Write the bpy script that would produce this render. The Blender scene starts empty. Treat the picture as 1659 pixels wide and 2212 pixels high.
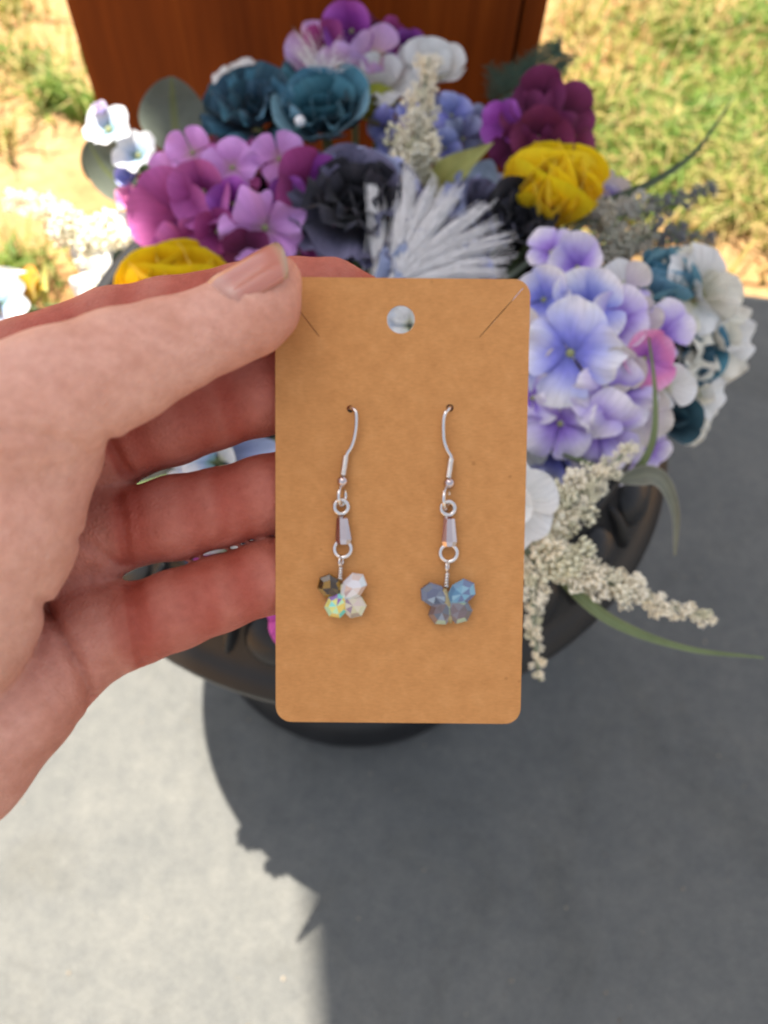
import bpy, bmesh, math, random
import numpy as np
from mathutils import Vector, Matrix
import openvdb

R = math.radians
S = bpy.context.scene
COL = S.collection
random.seed(7)

# ------------------------------------------------------------------ camera
CAM_H = 0.69
PITCH, ROLL = R(59.5), R(4.0)
fw = Vector((0, math.cos(PITCH), -math.sin(PITCH)))
r0 = Vector((1, 0, 0)); u0 = Vector((0, math.sin(PITCH), math.cos(PITCH)))
rt = r0 * math.cos(ROLL) + u0 * math.sin(ROLL)
up = -r0 * math.sin(ROLL) + u0 * math.cos(ROLL)
CPOS = Vector((0, 0, CAM_H))
CM = Matrix((rt, up, -fw)).transposed().to_4x4(); CM.translation = CPOS
cd = bpy.data.cameras.new('camera'); cam = bpy.data.objects.new('camera', cd); COL.objects.link(cam)
cam.matrix_world = CM
FPX = 1664.0; WPX, HPX = 1659.0, 2212.0
cd.sensor_fit = 'HORIZONTAL'; cd.sensor_width = 7.35; cd.lens = 7.35 * FPX / WPX
cd.clip_start = 0.005; cd.clip_end = 600
cd.dof.use_dof = True; cd.dof.focus_distance = 0.192; cd.dof.aperture_fstop = cd.lens / 2.35
S.camera = cam

# ------------------------------------------------------------------ light
SUN = Vector((-0.20, 0.26, 1.0)).normalized()
w = bpy.data.worlds.new('World'); S.world = w; w.use_nodes = True
nt = w.node_tree; nt.nodes.clear()
sky = nt.nodes.new('ShaderNodeTexSky'); sky.sky_type = 'NISHITA'; sky.sun_disc = False
sky.sun_elevation = math.asin(SUN.z); sky.sun_rotation = math.atan2(SUN.x, SUN.y)
sky.air_density = 1.0; sky.dust_density = 2.5; sky.ozone_density = 1.0
bg = nt.nodes.new('ShaderNodeBackground'); bg.inputs[1].default_value = 0.085
wo = nt.nodes.new('ShaderNodeOutputWorld')
hz = nt.nodes.new('ShaderNodeHueSaturation'); hz.inputs['Saturation'].default_value = 0.45   # hazy bright day
nt.links.new(sky.outputs[0], hz.inputs['Color']); nt.links.new(hz.outputs[0], bg.inputs[0]); nt.links.new(bg.outputs[0], wo.inputs[0])
sl = bpy.data.lights.new('sun', 'SUN'); sl.energy = 4.8; sl.angle = R(0.53); sl.color = (1.0, 0.93, 0.82)
so = bpy.data.objects.new('sun', sl); COL.objects.link(so)
so.rotation_euler = (-SUN).to_track_quat('-Z', 'Y').to_euler(); so.location = (0, 0, 5)
S.view_settings.view_transform = 'Standard'; S.view_settings.look = 'None'
S.view_settings.gamma = 1.0; S.view_settings.use_curve_mapping = False
S.view_settings.exposure = 1.64
S.render.engine = 'CYCLES'
S.cycles.use_denoising = True
S.cycles.max_bounces = 8; S.cycles.transparent_max_bounces = 8

# ------------------------------------------------------------------ helpers
def ray(px, py):
    return (fw + rt * ((px - WPX / 2) / FPX) - up * ((py - HPX / 2) / FPX))
def at_d(px, py, d):           # depth along the optical axis
    return CPOS + ray(px, py) * d
def at_y(px, py, Y):
    q = ray(px, py); return CPOS + q * (Y / q.y)
def at_yz(px, py, Y): return at_z(px, py, -Y) if Y < 0 else at_y(px, py, Y)   # negative: height above the slab
def at_z(px, py, Z):
    q = ray(px, py); return CPOS + q * ((Z - CAM_H) / q.z)
def depth_of(p):
    return (p - CPOS).dot(fw)
def px2m(n, p):
    return n * depth_of(p) / FPX

def srgb(*c):
    return tuple(((x / 255) / 12.92 if x / 255 <= 0.04045 else ((x / 255 + 0.055) / 1.055) ** 2.4) for x in c) + (1,)

def mat(name):
    m = bpy.data.materials.new(name); m.use_nodes = True
    n = m.node_tree; b = n.nodes['Principled BSDF']
    return m, n, b
def node(n, t, **kw):
    x = n.nodes.new(t)
    for k, v in kw.items(): setattr(x, k, v)
    return x
def ramp(n, stops, fac=None):
    r = n.nodes.new('ShaderNodeValToRGB'); e = r.color_ramp.elements
    while len(e) < len(stops): e.new(0.5)
    for i, (p, c) in enumerate(stops):
        e[i].position = p; e[i].color = c if len(c) == 4 else (*c, 1)
    if fac is not None: n.links.new(fac, r.inputs[0])
    return r
def noise(n, scale, detail=4, rough=0.55, vec=None, dist=0):
    x = n.nodes.new('ShaderNodeTexNoise'); x.inputs['Scale'].default_value = scale
    x.inputs['Detail'].default_value = detail; x.inputs['Roughness'].default_value = rough
    x.inputs['Distortion'].default_value = dist
    if vec is not None: n.links.new(vec, x.inputs['Vector'])
    return x
def bump(n, b, h, strength=0.3, dist=0.001):
    x = n.nodes.new('ShaderNodeBump'); x.inputs['Strength'].default_value = strength
    x.inputs['Distance'].default_value = dist
    n.links.new(h, x.inputs['Height']); n.links.new(x.outputs[0], b.inputs['Normal'])
def mix(n, a, b_, fac, mode='MIX'):
    x = n.nodes.new('ShaderNodeMix'); x.data_type = 'RGBA'; x.blend_type = mode
    for s, v in ((6, a), (7, b_)):
        if hasattr(v, 'is_output'): n.links.new(v, x.inputs[s])
        else: x.inputs[s].default_value = v if len(v) == 4 else (*v, 1)
    if hasattr(fac, 'is_output'): n.links.new(fac, x.inputs[0])
    else: x.inputs[0].default_value = fac
    return x.outputs[2]

def tag(o, label=None, cat=None, group=None, kind=None):
    if label: o['label'] = label
    if cat: o['category'] = cat
    if group: o['group'] = group
    if kind: o['kind'] = kind
    return o
def mesh_of(verts, faces, smooth=True, uvs=None):
    me = bpy.data.meshes.new('m'); me.from_pydata([tuple(v) for v in verts], [], faces)
    if smooth: me.polygons.foreach_set('use_smooth', [True] * len(me.polygons))
    if uvs is not None:
        uv = me.uv_layers.new(name='UVMap')
        for l in me.loops: uv.data[l.index].uv = uvs[l.vertex_index]
    me.update(); return me
def obj(name, me, m=None, parent=None, M=None):
    o = bpy.data.objects.new(name, me); COL.objects.link(o)
    if me is not None and me.name == 'm': me.name = name
    if m is not None:
        if len(me.materials) == 0: me.materials.append(None)
        o.material_slots[0].link = 'OBJECT'; o.material_slots[0].material = m
    if parent is not None: o.parent = parent
    if M is not None: o.matrix_basis = M
    return o
def thing(name, loc, label, cat, group=None):
    o = bpy.data.objects.new(name, None); COL.objects.link(o); o.location = loc
    o.empty_display_size = 0.02
    return tag(o, label, cat, group)
def frame_to(n, roll=0.0):     # rotation whose Z is n
    n = n.normalized(); t = Vector((0, 0, 1)) if abs(n.z) < 0.95 else Vector((0, 1, 0))
    x = t.cross(n).normalized(); y = n.cross(x)
    return Matrix((x, y, n)).transposed().to_4x4() @ Matrix.Rotation(roll, 4, 'Z')

def tube(pts, rads, seg=8, cap=True):
    pts = [Vector(p) for p in pts]; V, F = [], []
    if not hasattr(rads, '__len__'): rads = [rads] * len(pts)
    prev = None
    for i, p in enumerate(pts):
        t = (pts[min(i + 1, len(pts) - 1)] - pts[max(i - 1, 0)]).normalized()
        if prev is None: a = t.orthogonal().normalized()
        else: a = (prev - t * prev.dot(t)).normalized()
        prev = a; b = t.cross(a)
        for k in range(seg):
            th = 2 * math.pi * k / seg
            V.append(p + (a * math.cos(th) + b * math.sin(th)) * rads[i])
    for i in range(len(pts) - 1):
        for k in range(seg):
            k2 = (k + 1) % seg
            F.append((i * seg + k, i * seg + k2, (i + 1) * seg + k2, (i + 1) * seg + k))
    if cap:
        F.append(tuple(range(seg))[::-1]); F.append(tuple((len(pts) - 1) * seg + k for k in range(seg)))
    return V, F
def spline(pts, n=8):          # Catmull-Rom through points
    P = [Vector(p) for p in pts]; P = [2 * P[0] - P[1]] + P + [2 * P[-1] - P[-2]]; out = []
    for i in range(1, len(P) - 2):
        for k in range(n):
            t = k / n; a, b, c, d = P[i - 1], P[i], P[i + 1], P[i + 2]
            out.append(0.5 * ((2 * b) + (c - a) * t + (2 * a - 5 * b + 4 * c - d) * t * t + (3 * b - a - 3 * c + d) * t ** 3))
    out.append(P[-2]); return out
def join(parts):
    V, F = [], []
    for v, f in parts:
        o = len(V); V += list(v); F += [tuple(i + o for i in q) for q in f]
    return V, F
def torus(c, R_, r, n, major=24, minor=8):
    M = frame_to(n); V, F = [], []
    for i in range(major):
        a = 2 * math.pi * i / major
        for k in range(minor):
            b = 2 * math.pi * k / minor
            V.append(Vector(c) + (M.to_3x3() @ Vector(((R_ + r * math.cos(b)) * math.cos(a), (R_ + r * math.cos(b)) * math.sin(a), r * math.sin(b)))))
    for i in range(major):
        for k in range(minor):
            F.append((i * minor + k, ((i + 1) % major) * minor + k, ((i + 1) % major) * minor + (k + 1) % minor, i * minor + (k + 1) % minor))
    return V, F
def ball(c, r, seg=14, rings=9, sc=(1, 1, 1)):
    V, F = [], []
    for i in range(rings + 1):
        a = math.pi * i / rings
        for k in range(seg):
            b = 2 * math.pi * k / seg
            V.append(Vector(c) + Vector((math.sin(a) * math.cos(b) * sc[0], math.sin(a) * math.sin(b) * sc[1], math.cos(a) * sc[2])) * r)
    for i in range(rings):
        for k in range(seg):
            F.append((i * seg + k, (i + 1) * seg + k, (i + 1) * seg + (k + 1) % seg, i * seg + (k + 1) % seg))
    return V, F
def box(x0, x1, y0, y1, z0, z1, bev=0.0):
    bm = bmesh.new(); bmesh.ops.create_cube(bm, size=1)
    for v in bm.verts:
        v.co = Vector((x0 + (v.co.x + .5) * (x1 - x0), y0 + (v.co.y + .5) * (y1 - y0), z0 + (v.co.z + .5) * (z1 - z0)))
    if bev: bmesh.ops.bevel(bm, geom=bm.edges[:], offset=bev, segments=2, affect='EDGES', profile=0.6)
    me = bpy.data.meshes.new('m'); bm.to_mesh(me); bm.free(); return me

# ------------------------------------------------------------------ materials: setting
def m_concrete():
    m, n, b = mat('concrete'); tc = node(n, 'ShaderNodeTexCoord')
    a = noise(n, 14, 6, 0.6, tc.outputs['Object']); f = noise(n, 420, 3, 0.7, tc.outputs['Object'])
    c = ramp(n, [(0.3, (0.106, 0.108, 0.104)), (0.7, (0.137, 0.136, 0.126))], a.outputs[0])
    g = ramp(n, [(0.3, (0.72, 0.72, 0.72)), (0.62, (1.08, 1.08, 1.08))], f.outputs[0])
    col = mix(n, c.outputs[0], g.outputs[0], 0.8, 'MULTIPLY')
    h2 = noise(n, 75, 5, 0.7, tc.outputs['Object']); g2 = ramp(n, [(0.32, (0.84, 0.85, 0.86)), (0.68, (1.1, 1.09, 1.06))], h2.outputs[0]); col = mix(n, col, g2.outputs[0], 1.0, 'MULTIPLY')
    v = node(n, 'ShaderNodeTexVoronoi'); v.inputs['Scale'].default_value = 55
    n.links.new(tc.outputs['Object'], v.inputs['Vector'])
    sp = ramp(n, [(0.03, (0.45, 0.42, 0.38)), (0.09, (1, 1, 1))], v.outputs['Distance'])
    col = mix(n, col, sp.outputs[0], 0.35, 'MULTIPLY')
    st = noise(n, 5.5, 4, 0.75, tc.outputs['Object'], 1.2); g3 = ramp(n, [(0.30, (0.80, 0.79, 0.76)), (0.48, (1, 1, 1)), (0.75, (1.05, 1.05, 1.04))], st.outputs[0]); col = mix(n, col, g3.outputs[0], 0.8, 'MULTIPLY')
    n.links.new(col, b.inputs['Base Color']); b.inputs['Roughness'].default_value = 0.85
    bump(n, b, f.outputs[0], 0.5, 0.0008); return m
def m_soil():
    m, n, b = mat('soil'); tc = node(n, 'ShaderNodeTexCoord')
    a = noise(n, 3.2, 6, 0.62, tc.outputs['Object'], 0.6); f = noise(n, 60, 5, 0.7, tc.outputs['Object'])
    c = ramp(n, [(0.28, (0.23, 0.11, 0.035)), (0.5, (0.36, 0.205, 0.08)), (0.72, (0.43, 0.285, 0.14))], a.outputs[0])
    g = ramp(n, [(0.3, (0.6, 0.55, 0.5)), (0.65, (1.1, 1.1, 1.1))], f.outputs[0])
    col = mix(n, c.outputs[0], g.outputs[0], 0.8, 'MULTIPLY')
    n.links.new(col, b.inputs['Base Color']); b.inputs['Roughness'].default_value = 0.95
    bump(n, b, f.outputs[0], 0.5, 0.006); return m
def m_wood():
    m, n, b = mat('stained_wood'); tc = node(n, 'ShaderNodeTexCoord'); mp = node(n, 'ShaderNodeMapping')
    mp.inputs['Scale'].default_value = (1, 1, 0.05); n.links.new(tc.outputs['Object'], mp.inputs[0])
    a = noise(n, 26, 6, 0.6, mp.outputs[0], 0.8); f = noise(n, 220, 4, 0.6, mp.outputs[0])
    c = ramp(n, [(0.3, (0.13, 0.026, 0.004)), (0.55, (0.22, 0.047, 0.006)), (0.75, (0.30, 0.074, 0.010))], a.outputs[0])
    g = ramp(n, [(0.3, (0.7, 0.66, 0.62)), (0.7, (1.05, 1.05, 1.05))], f.outputs[0])
    n.links.new(mix(n, c.outputs[0], g.outputs[0], 0.6, 'MULTIPLY'), b.inputs['Base Color'])
    b.inputs['Roughness'].default_value = 0.5; b.inputs['Specular IOR Level'].default_value = .1; bump(n, b, f.outputs[0], 0.2, 0.001); return m
def m_grass():
    m, n, b = mat('grass_blades'); g = node(n, 'ShaderNodeAttribute', attribute_name='tone')
    c = ramp(n, [(0.0, (0.085, 0.17, 0.02)), (0.35, (0.18, 0.285, 0.035)), (0.62, (0.33, 0.32, 0.07)), (1.0, (0.44, 0.30, 0.12))], g.outputs['Fac'])
    n.links.new(c.outputs[0], b.inputs['Base Color']); b.inputs['Roughness'].default_value = 0.6
    t = node(n, 'ShaderNodeBsdfTranslucent'); n.links.new(c.outputs[0], t.inputs[0])
    mx = node(n, 'ShaderNodeMixShader'); mx.inputs[0].default_value = 0.35
    n.links.new(b.outputs[0], mx.inputs[1]); n.links.new(t.outputs[0], mx.inputs[2])
    n.links.new(mx.outputs[0], n.nodes['Material Output'].inputs[0]); return m
def m_plain(name, col, rough=0.5, metal=0.0, var=0.12, scale=40, bmp=0.0, spec=0.5):
    m, n, b = mat(name); tc = node(n, 'ShaderNodeTexCoord'); a = noise(n, scale, 4, 0.6, tc.outputs['Object'])
    lo = tuple(c * (1 - var) for c in col); hi = tuple(min(1, c * (1 + var)) for c in col)
    c = ramp(n, [(0.3, lo), (0.7, hi)], a.outputs[0]); n.links.new(c.outputs[0], b.inputs['Base Color'])
    b.inputs['Roughness'].default_value = rough; b.inputs['Metallic'].default_value = metal
    b.inputs['Specular IOR Level'].default_value = spec
    if bmp: bump(n, b, a.outputs[0], bmp, 0.0006)
    return m
CONC, SOIL, WOOD = m_concrete(), m_soil(), m_wood()

# ------------------------------------------------------------------ setting
# slab outline from its far and left edges (ground points)
b1, b2 = at_z(1560, 621, 0), at_z(1659, 634, 0)
l1, l2 = at_z(165, 638, 0), at_z(214, 586, 0)
def isect(p, q, a, b):
    d1, d2 = q - p, b - a
    t = ((a.x - p.x) * d2.y - (a.y - p.y) * d2.x) / (d1.x * d2.y - d1.y * d2.x); return p + d1 * t
bd = (b2 - b1).normalized(); bd = Vector((math.cos(R(-5.0)), math.sin(R(-5.0)), 0))
ld = Vector((math.sin(R(8.0)), math.cos(R(8.0)), 0))
corner = isect(b2, b2 + bd, l1, l1 + ld)
P = [corner, corner + bd * 6, corner + bd * 6 - ld * 6, corner - ld * 6]
bm = bmesh.new(); vs = [bm.verts.new((p.x, p.y, 0)) for p in P]; f = bm.faces.new(vs[::-1])
if f.normal.z < 0: f.normal_flip()
bm.normal_update()
ex = bmesh.ops.extrude_face_region(bm, geom=[f])
for v in ex['geom']:
    if isinstance(v, bmesh.types.BMVert): v.co.z -= 0.1
bmesh.ops.recalc_face_normals(bm, faces=bm.faces[:])
bmesh.ops.bevel(bm, geom=[e for e in bm.edges if all(v.co.z > -0.01 for v in e.verts)], offset=0.008, segments=3, affect='EDGES')
me = bpy.data.meshes.new('m'); bm.to_mesh(me); bm.free()
tag(obj('pavement', me, CONC), 'grey concrete slab', None, None, 'structure')

def ground_z(x, y):
    return -0.035 + 0.012 * math.sin(x * 5.1 + 1.3) * math.sin(y * 4.3) + 0.006 * math.sin(x * 13 + y * 9)
V, F = [], []
xs = sorted(set([-300, -60, -15, -5] + [i * 0.06 for i in range(-40, 41)] + [5, 15, 60, 300])); ys = sorted(set([-300, -60, -12, -4, -1] + [i * 0.06 for i in range(-8, 60)] + [6, 15, 60, 300]))
for y in ys:
    for x in xs: V.append((x, y, ground_z(x, y) if abs(x) < 3 and -1 < y < 4 else -0.05))
for j in range(len(ys) - 1):
    for i in range(len(xs) - 1):
        k = j * len(xs) + i; F.append((k, k + 1, k + 1 + len(xs), k + len(xs)))
tag(obj('ground', mesh_of(V, F), SOIL), 'sunlit sandy soil', None, None, 'structure')

# grass: one mass of blades, in patches
def in_slab(x, y):
    p = Vector((x, y, 0)) - corner; return p.dot(Vector((ld.y, -ld.x, 0))) > -0.01 and p.dot(Vector((bd.y, -bd.x, 0))) > -0.01
random.seed(3)
patches = []
for (px, py, rad, cnt, dry) in [(1420, 330, .26, 1100, .2), (1580, 240, .24, 1000, .15), (1320, 430, .14, 500, .2), (1480, 90, .2, 600, .3), (1610, 400, .14, 350, .3), (1310, 230, .12, 200, .4), (1640, 60, .24, 500, .25), (1560, 330, .2, 500, .15),
                                (130, 235, .05, 170, .2), (40, 610, .07, 260, .2), (60, 165, .10, 150, .4), (190, 255, .04, 90, .2), (30, 20, .12, 120, .5), (20, 330, .05, 40, .6), (1590, 480, .12, 200, .9), (1250, 60, .2, 130, .95)]:
    c = at_z(px, py, -0.03); patches.append((c.x, c.y, rad, cnt, dry))
for _ in range(60):
    patches.append((random.uniform(-4, 4), random.uniform(1.5, 6), random.uniform(.2, .6), 120, random.uniform(.2, .8)))
V, F, T = [], [], []
for (cx, cy, rad, cnt, dry) in patches:
    for _ in range(cnt):
        a = random.uniform(0, 6.28); q = rad * abs(random.gauss(0, 0.5)); x, y = cx + q * math.cos(a), cy + q * math.sin(a)
        if in_slab(x, y): continue
        isdry = random.random() < dry
        h = random.uniform(.02, .07) * (1.1 if not isdry else 1.3); wd = random.uniform(.0012, .0032)
        th = random.uniform(0, 6.28); lean = random.uniform(.15, 1.1) * (1.6 if isdry else 1)
        d = Vector((math.cos(th), math.sin(th), 0)); s = Vector((-d.y, d.x, 0)) * wd
        p0 = Vector((x, y, ground_z(x, y) - 0.002)); p1 = p0 + d * h * lean * .35 + Vector((0, 0, h * .55)); p2 = p0 + d * h * lean + Vector((0, 0, h * (1 - .45 * min(lean, 1.6))))
        o = len(V); V += [p0 - s, p0 + s, p1 + s * .8, p1 - s * .8, p2]; F += [(o, o + 1, o + 2, o + 3), (o + 3, o + 2, o + 4)]
        t = random.uniform(.65, 1.0) if isdry else random.uniform(0, .55); T += [t] * 5
me = mesh_of(V, F, False); at = me.attributes.new('tone', 'FLOAT', 'POINT'); at.data.foreach_set('value', T)
tag(obj('grass', me, m_grass()), 'patchy green and dry grass on sandy soil', 'grass', None, 'stuff')

rg = random.Random(12); gp = []
for _ in range(260):
    x, y = rg.uniform(-.42, .5), rg.uniform(-.15, .72); r_ = rg.choice((.0004, .0005, .0007, .0010)) * rg.uniform(.8, 1.3)
    v_, f_ = ball((x, y, r_ * .4), r_, 6, 4, (rg.uniform(.8, 1.5), rg.uniform(.8, 1.4), rg.uniform(.5, .9))); gp.append((v_, f_))
tag(obj('grit', mesh_of(*join(gp)), m_plain('grit_grain', (.24, .20, .15), .9, 0, .5, 90)), 'fine grit scattered over the concrete slab', 'grit', None, 'stuff')

# wooden porch column behind the urn
xl, xr = at_y(212, 240, 0.62).x, at_y(1146, 200, 0.62).x
col_o = thing('wooden_column', ((xl + xr) / 2, 0.72, 0), 'broad red brown stained wooden porch column behind the flowers', 'column')
L = Matrix.Translation(-col_o.location)
obj('front_board', box(xl, xr - 0.02, 0.62, 0.64, 0.0, 2.69, 0.0015), WOOD, col_o, L)
obj('corner_trim', box(xr - 0.018, xr, 0.6225, 0.665, 0.0, 2.69, 0.003), WOOD, col_o, L)
obj('side_board', box(xl + 0.002, xl + 0.02, 0.642, 0.82, 0.0, 2.69, 0.001), WOOD, col_o, L)
obj('side_board', box(xr - 0.022, xr - 0.004, 0.667, 0.82, 0.0, 2.69, 0.001), WOOD, col_o, L)
obj('back_board', box(xl + 0.022, xr - 0.024, 0.80, 0.818, 0.0, 2.69, 0.001), WOOD, col_o, L)
# unseen porch roof, added overhead and cut to the shade wanted on the slab
ROOFZ = 2.7
shx, shy = -SUN.x / SUN.z, -SUN.y / SUN.z
rd = Vector((-0.179, 0.984, 0)); re = at_z(678, 2130, 0); far = isect(b2 - Vector((0, .004, 0)), b2 - Vector((0, .004, 0)) + bd, re, re + rd)
off = Vector((-shx * ROOFZ, -shy * ROOFZ, 0)); c0 = far + off; c1 = c0 + bd * 1.5; c2 = c1 - rd * 1.03; c3 = c0 - rd * 1.03
V = [(p.x, p.y, ROOFZ + h) for h in (0, .1) for p in (c3, c2, c1, c0)]
F = [(3, 2, 1, 0), (4, 5, 6, 7)] + [(k, (k + 1) % 4, 4 + (k + 1) % 4, 4 + k) for k in range(4)]
tag(obj('roof', mesh_of(V, F, False), m_plain('roof_paint', (.55, .53, .5), .7)), 'unseen porch roof added to shade the slab and bouquet', None, None, 'structure')

# ------------------------------------------------------------------ urn
UC = Vector((-0.0195, 0.3045, 0))
URNM = m_plain('urn_resin', (.017, .017, .018), .36, 0, .15, 60, 0.05, .3)
urn = thing('flower_urn', UC, 'black round urn with lobed rim and wide foot holding the bouquet', 'urn')
prof = [(.0, .001), (.139, .001), (.1418, .006), (.1415, .022), (.135, .029), (.133, .036), (.118, .044), (.092, .062), (.074, .09), (.072, .115), (.085, .145), (.115, .18), (.148, .22),
        (.166, .26), (.174, .288), (.191, .292), (.194, .297), (.1935, .303), (.186, .308), (.181, .316), (.162, .346), (.160, .353), (.163, .357), (.161, .362), (.154, .363), (.150, .359), (.148, .335), (.14, .305)]
V, F = [], []; NS = 96
for (r, z) in prof:
    for k in range(NS):
        a = 2 * math.pi * k / NS; V.append((r * math.cos(a), r * math.sin(a), z))
for i in range(len(prof) - 1):
    for k in range(NS):
        F.append((i * NS + k, i * NS + (k + 1) % NS, (i + 1) * NS + (k + 1) % NS, (i + 1) * NS + k))
obj('bowl', mesh_of(V, F), URNM, urn)
NL = 24
lob = mesh_of(*ball((0, 0, 0), 1, 16, 10)); rib = mesh_of(*ball((0, 0, 0), 1, 12, 10))
sl_dir = Vector((.019, 0, -.027)).normalized()
for k in range(NL):
    a = 2 * math.pi * (k + .35) / NL
    B = Matrix.Rotation(a, 4, 'Z') @ Matrix.Translation((.171, 0, .330))
    ax = Matrix((sl_dir, Vector((0, 1, 0)), sl_dir.cross(Vector((0, 1, 0))))).transposed().to_4x4()
    obj('rim_lobe', lob, URNM, urn, B @ ax @ Matrix.Diagonal((.0165, .0165, .009, 1)))
    B = Matrix.Rotation(a + math.pi / NL, 4, 'Z') @ Matrix.Translation((.1715, 0, .3305))
    obj('rim_rib', rib, URNM, urn, B @ ax @ Matrix.Diagonal((.0175, .0032, .007, 1)))
V, F = [(0, 0, .324)], []
for i in range(1, 7):
    for k in range(32):
        a = 2 * math.pi * k / 32; r = .143 * i / 6
        V.append((r * math.cos(a), r * math.sin(a), .312 + .012 * (1 - (i / 6) ** 2) + random.uniform(-.003, .003)))
for k in range(32): F.append((0, 1 + k, 1 + (k + 1) % 32))
for i in range(5):
    for k in range(32): F.append((1 + i * 32 + k, 1 + (i + 1) * 32 + k, 1 + (i + 1) * 32 + (k + 1) % 32, 1 + i * 32 + (k + 1) % 32))
obj('potting_foam', mesh_of(V, F), m_plain('dark_foam', (.012, .012, .01), .95, 0, .4, 120, .6), urn)

# ------------------------------------------------------------------ petals
def petal_mesh(W=.45, cup=.25, curl=0., ruf=.05, freq=3., a=.8, base=.12, seed=0, nu=7, nv=7, side=.2, notch=0.):
    rnd = random.Random(seed); ph = rnd.uniform(0, 6.28); ph2 = rnd.uniform(0, 6.28); sk = rnd.uniform(-.1, .1)
    V, F, U = [], [], []
    for j in range(nv):
        t = -1 + 2 * j / (nv - 1)
        for i in range(nu):
            u = -1 + 2 * i / (nu - 1); X = u * math.sqrt(1 - t * t / 2); vv = (t * math.sqrt(1 - u * u / 2) + 1) / 2     # square grid to a round petal
            tp = base + (1 - base) * min(1, vv * 1.9 / a) ** .85
            y = vv - notch * vv ** 4 * math.exp(-(u * 3) ** 2); x = X * W * 1.12 * tp + sk * vv * vv; u = X
            z = cup * vv * vv + side * u * u * vv * W + ruf * vv ** 1.6 * math.sin(freq * u * 1.6 + ph) + .6 * ruf * vv ** 2 * math.sin(freq * 2.3 * u + ph2) - curl * max(0, vv - .45) ** 2 * 2.2
            V.append((x, y, z)); U.append(((u + 1) / 2, vv))
    for j in range(nv - 1):
        for i in range(nu - 1):
            k = j * nu + i; F.append((k, k + 1, k + 1 + nu, k + nu))
    return mesh_of(V, F, True, U)
PET = {
    'hyd': [petal_mesh(.50, .10, .16, .07, 2.4, 1.15, .15, s, side=.25) for s in range(6)],
    'wavy': [petal_mesh(.54, .06, .40, .20, 3.0, 1.2, .15, 20 + s, side=.1, nu=9, nv=8) for s in range(6)],
    'cup': [petal_mesh(.56, .45, .25, .05, 2.3, 1.1, .2, 40 + s, side=.55) for s in range(5)],
    'ruffle': [petal_mesh(.62, .35, .45, .12, 4.5, 1.25, .18, 60 + s, side=.4, nu=11, nv=8) for s in range(6)],
    'narrow': [petal_mesh(.24, .12, .3, .05, 2.0, .75, .2, 80 + s, side=.3) for s in range(4)],
    'yel': [petal_mesh(.66, .42, .15, .03, 2.2, 1.15, .25, 100 + s, side=.5, notch=.05) for s in range(5)],
}
def m_petal(name, stops, trans=.14, rough=.65, vary=.14, vein=.11):
    m, n, b = mat(name); uv = node(n, 'ShaderNodeUVMap'); sp = node(n, 'ShaderNodeSeparateXYZ')
    n.links.new(uv.outputs[0], sp.inputs[0]); oi = node(n, 'ShaderNodeObjectInfo')
    nz = noise(n, 3.0, 3, .5, uv.outputs[0])
    ad = node(n, 'ShaderNodeMath', operation='MULTIPLY_ADD'); n.links.new(nz.outputs[0], ad.inputs[0]); ad.inputs[1].default_value = .35
    sb = node(n, 'ShaderNodeMath', operation='SUBTRACT'); n.links.new(sp.outputs[1], sb.inputs[0]); sb.inputs[1].default_value = .175
    n.links.new(sb.outputs[0], ad.inputs[2])
    c = ramp(n, stops, ad.outputs[0]); out = c.outputs[0]
    mp = node(n, 'ShaderNodeMapping'); mp.inputs['Scale'].default_value = (26, 1.5, 1); n.links.new(uv.outputs[0], mp.inputs[0])
    vz = noise(n, 1.0, 3, .6, mp.outputs[0]); vr = ramp(n, [(.3, (1 - vein * 2,) * 3), (.65, (1 + vein * .4,) * 3)], vz.outputs[0])
    out = mix(n, out, vr.outputs[0], 1.0, 'MULTIPLY')
    hs = node(n, 'ShaderNodeHueSaturation'); n.links.new(out, hs.inputs['Color'])
    mr = node(n, 'ShaderNodeMapRange'); n.links.new(oi.outputs['Random'], mr.inputs[0]); mr.inputs[3].default_value = 1 - vary; mr.inputs[4].default_value = 1 + vary
    n.links.new(mr.outputs[0], hs.inputs['Value'])
    m2 = node(n, 'ShaderNodeMapRange'); n.links.new(oi.outputs['Random'], m2.inputs[0]); m2.inputs[3].default_value = .5 - vary * .12; m2.inputs[4].default_value = .5 + vary * .12
    n.links.new(m2.outputs[0], hs.inputs['Hue'])
    n.links.new(hs.outputs[0], b.inputs['Base Color']); b.inputs['Roughness'].default_value = rough; b.inputs['Specular IOR Level'].default_value = .25
    b.inputs['Sheen Weight'].default_value = .15
    bump(n, b, vz.outputs[0], .35, .0010)
    t = node(n, 'ShaderNodeBsdfTranslucent'); n.links.new(hs.outputs[0], t.inputs[0])
    mx = node(n, 'ShaderNodeMixShader'); mx.inputs[0].default_value = trans
    n.links.new(b.outputs[0], mx.inputs[1]); n.links.new(t.outputs[0], mx.inputs[2])
    n.links.new(mx.outputs[0], n.nodes['Material Output'].inputs[0]); return m
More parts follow.
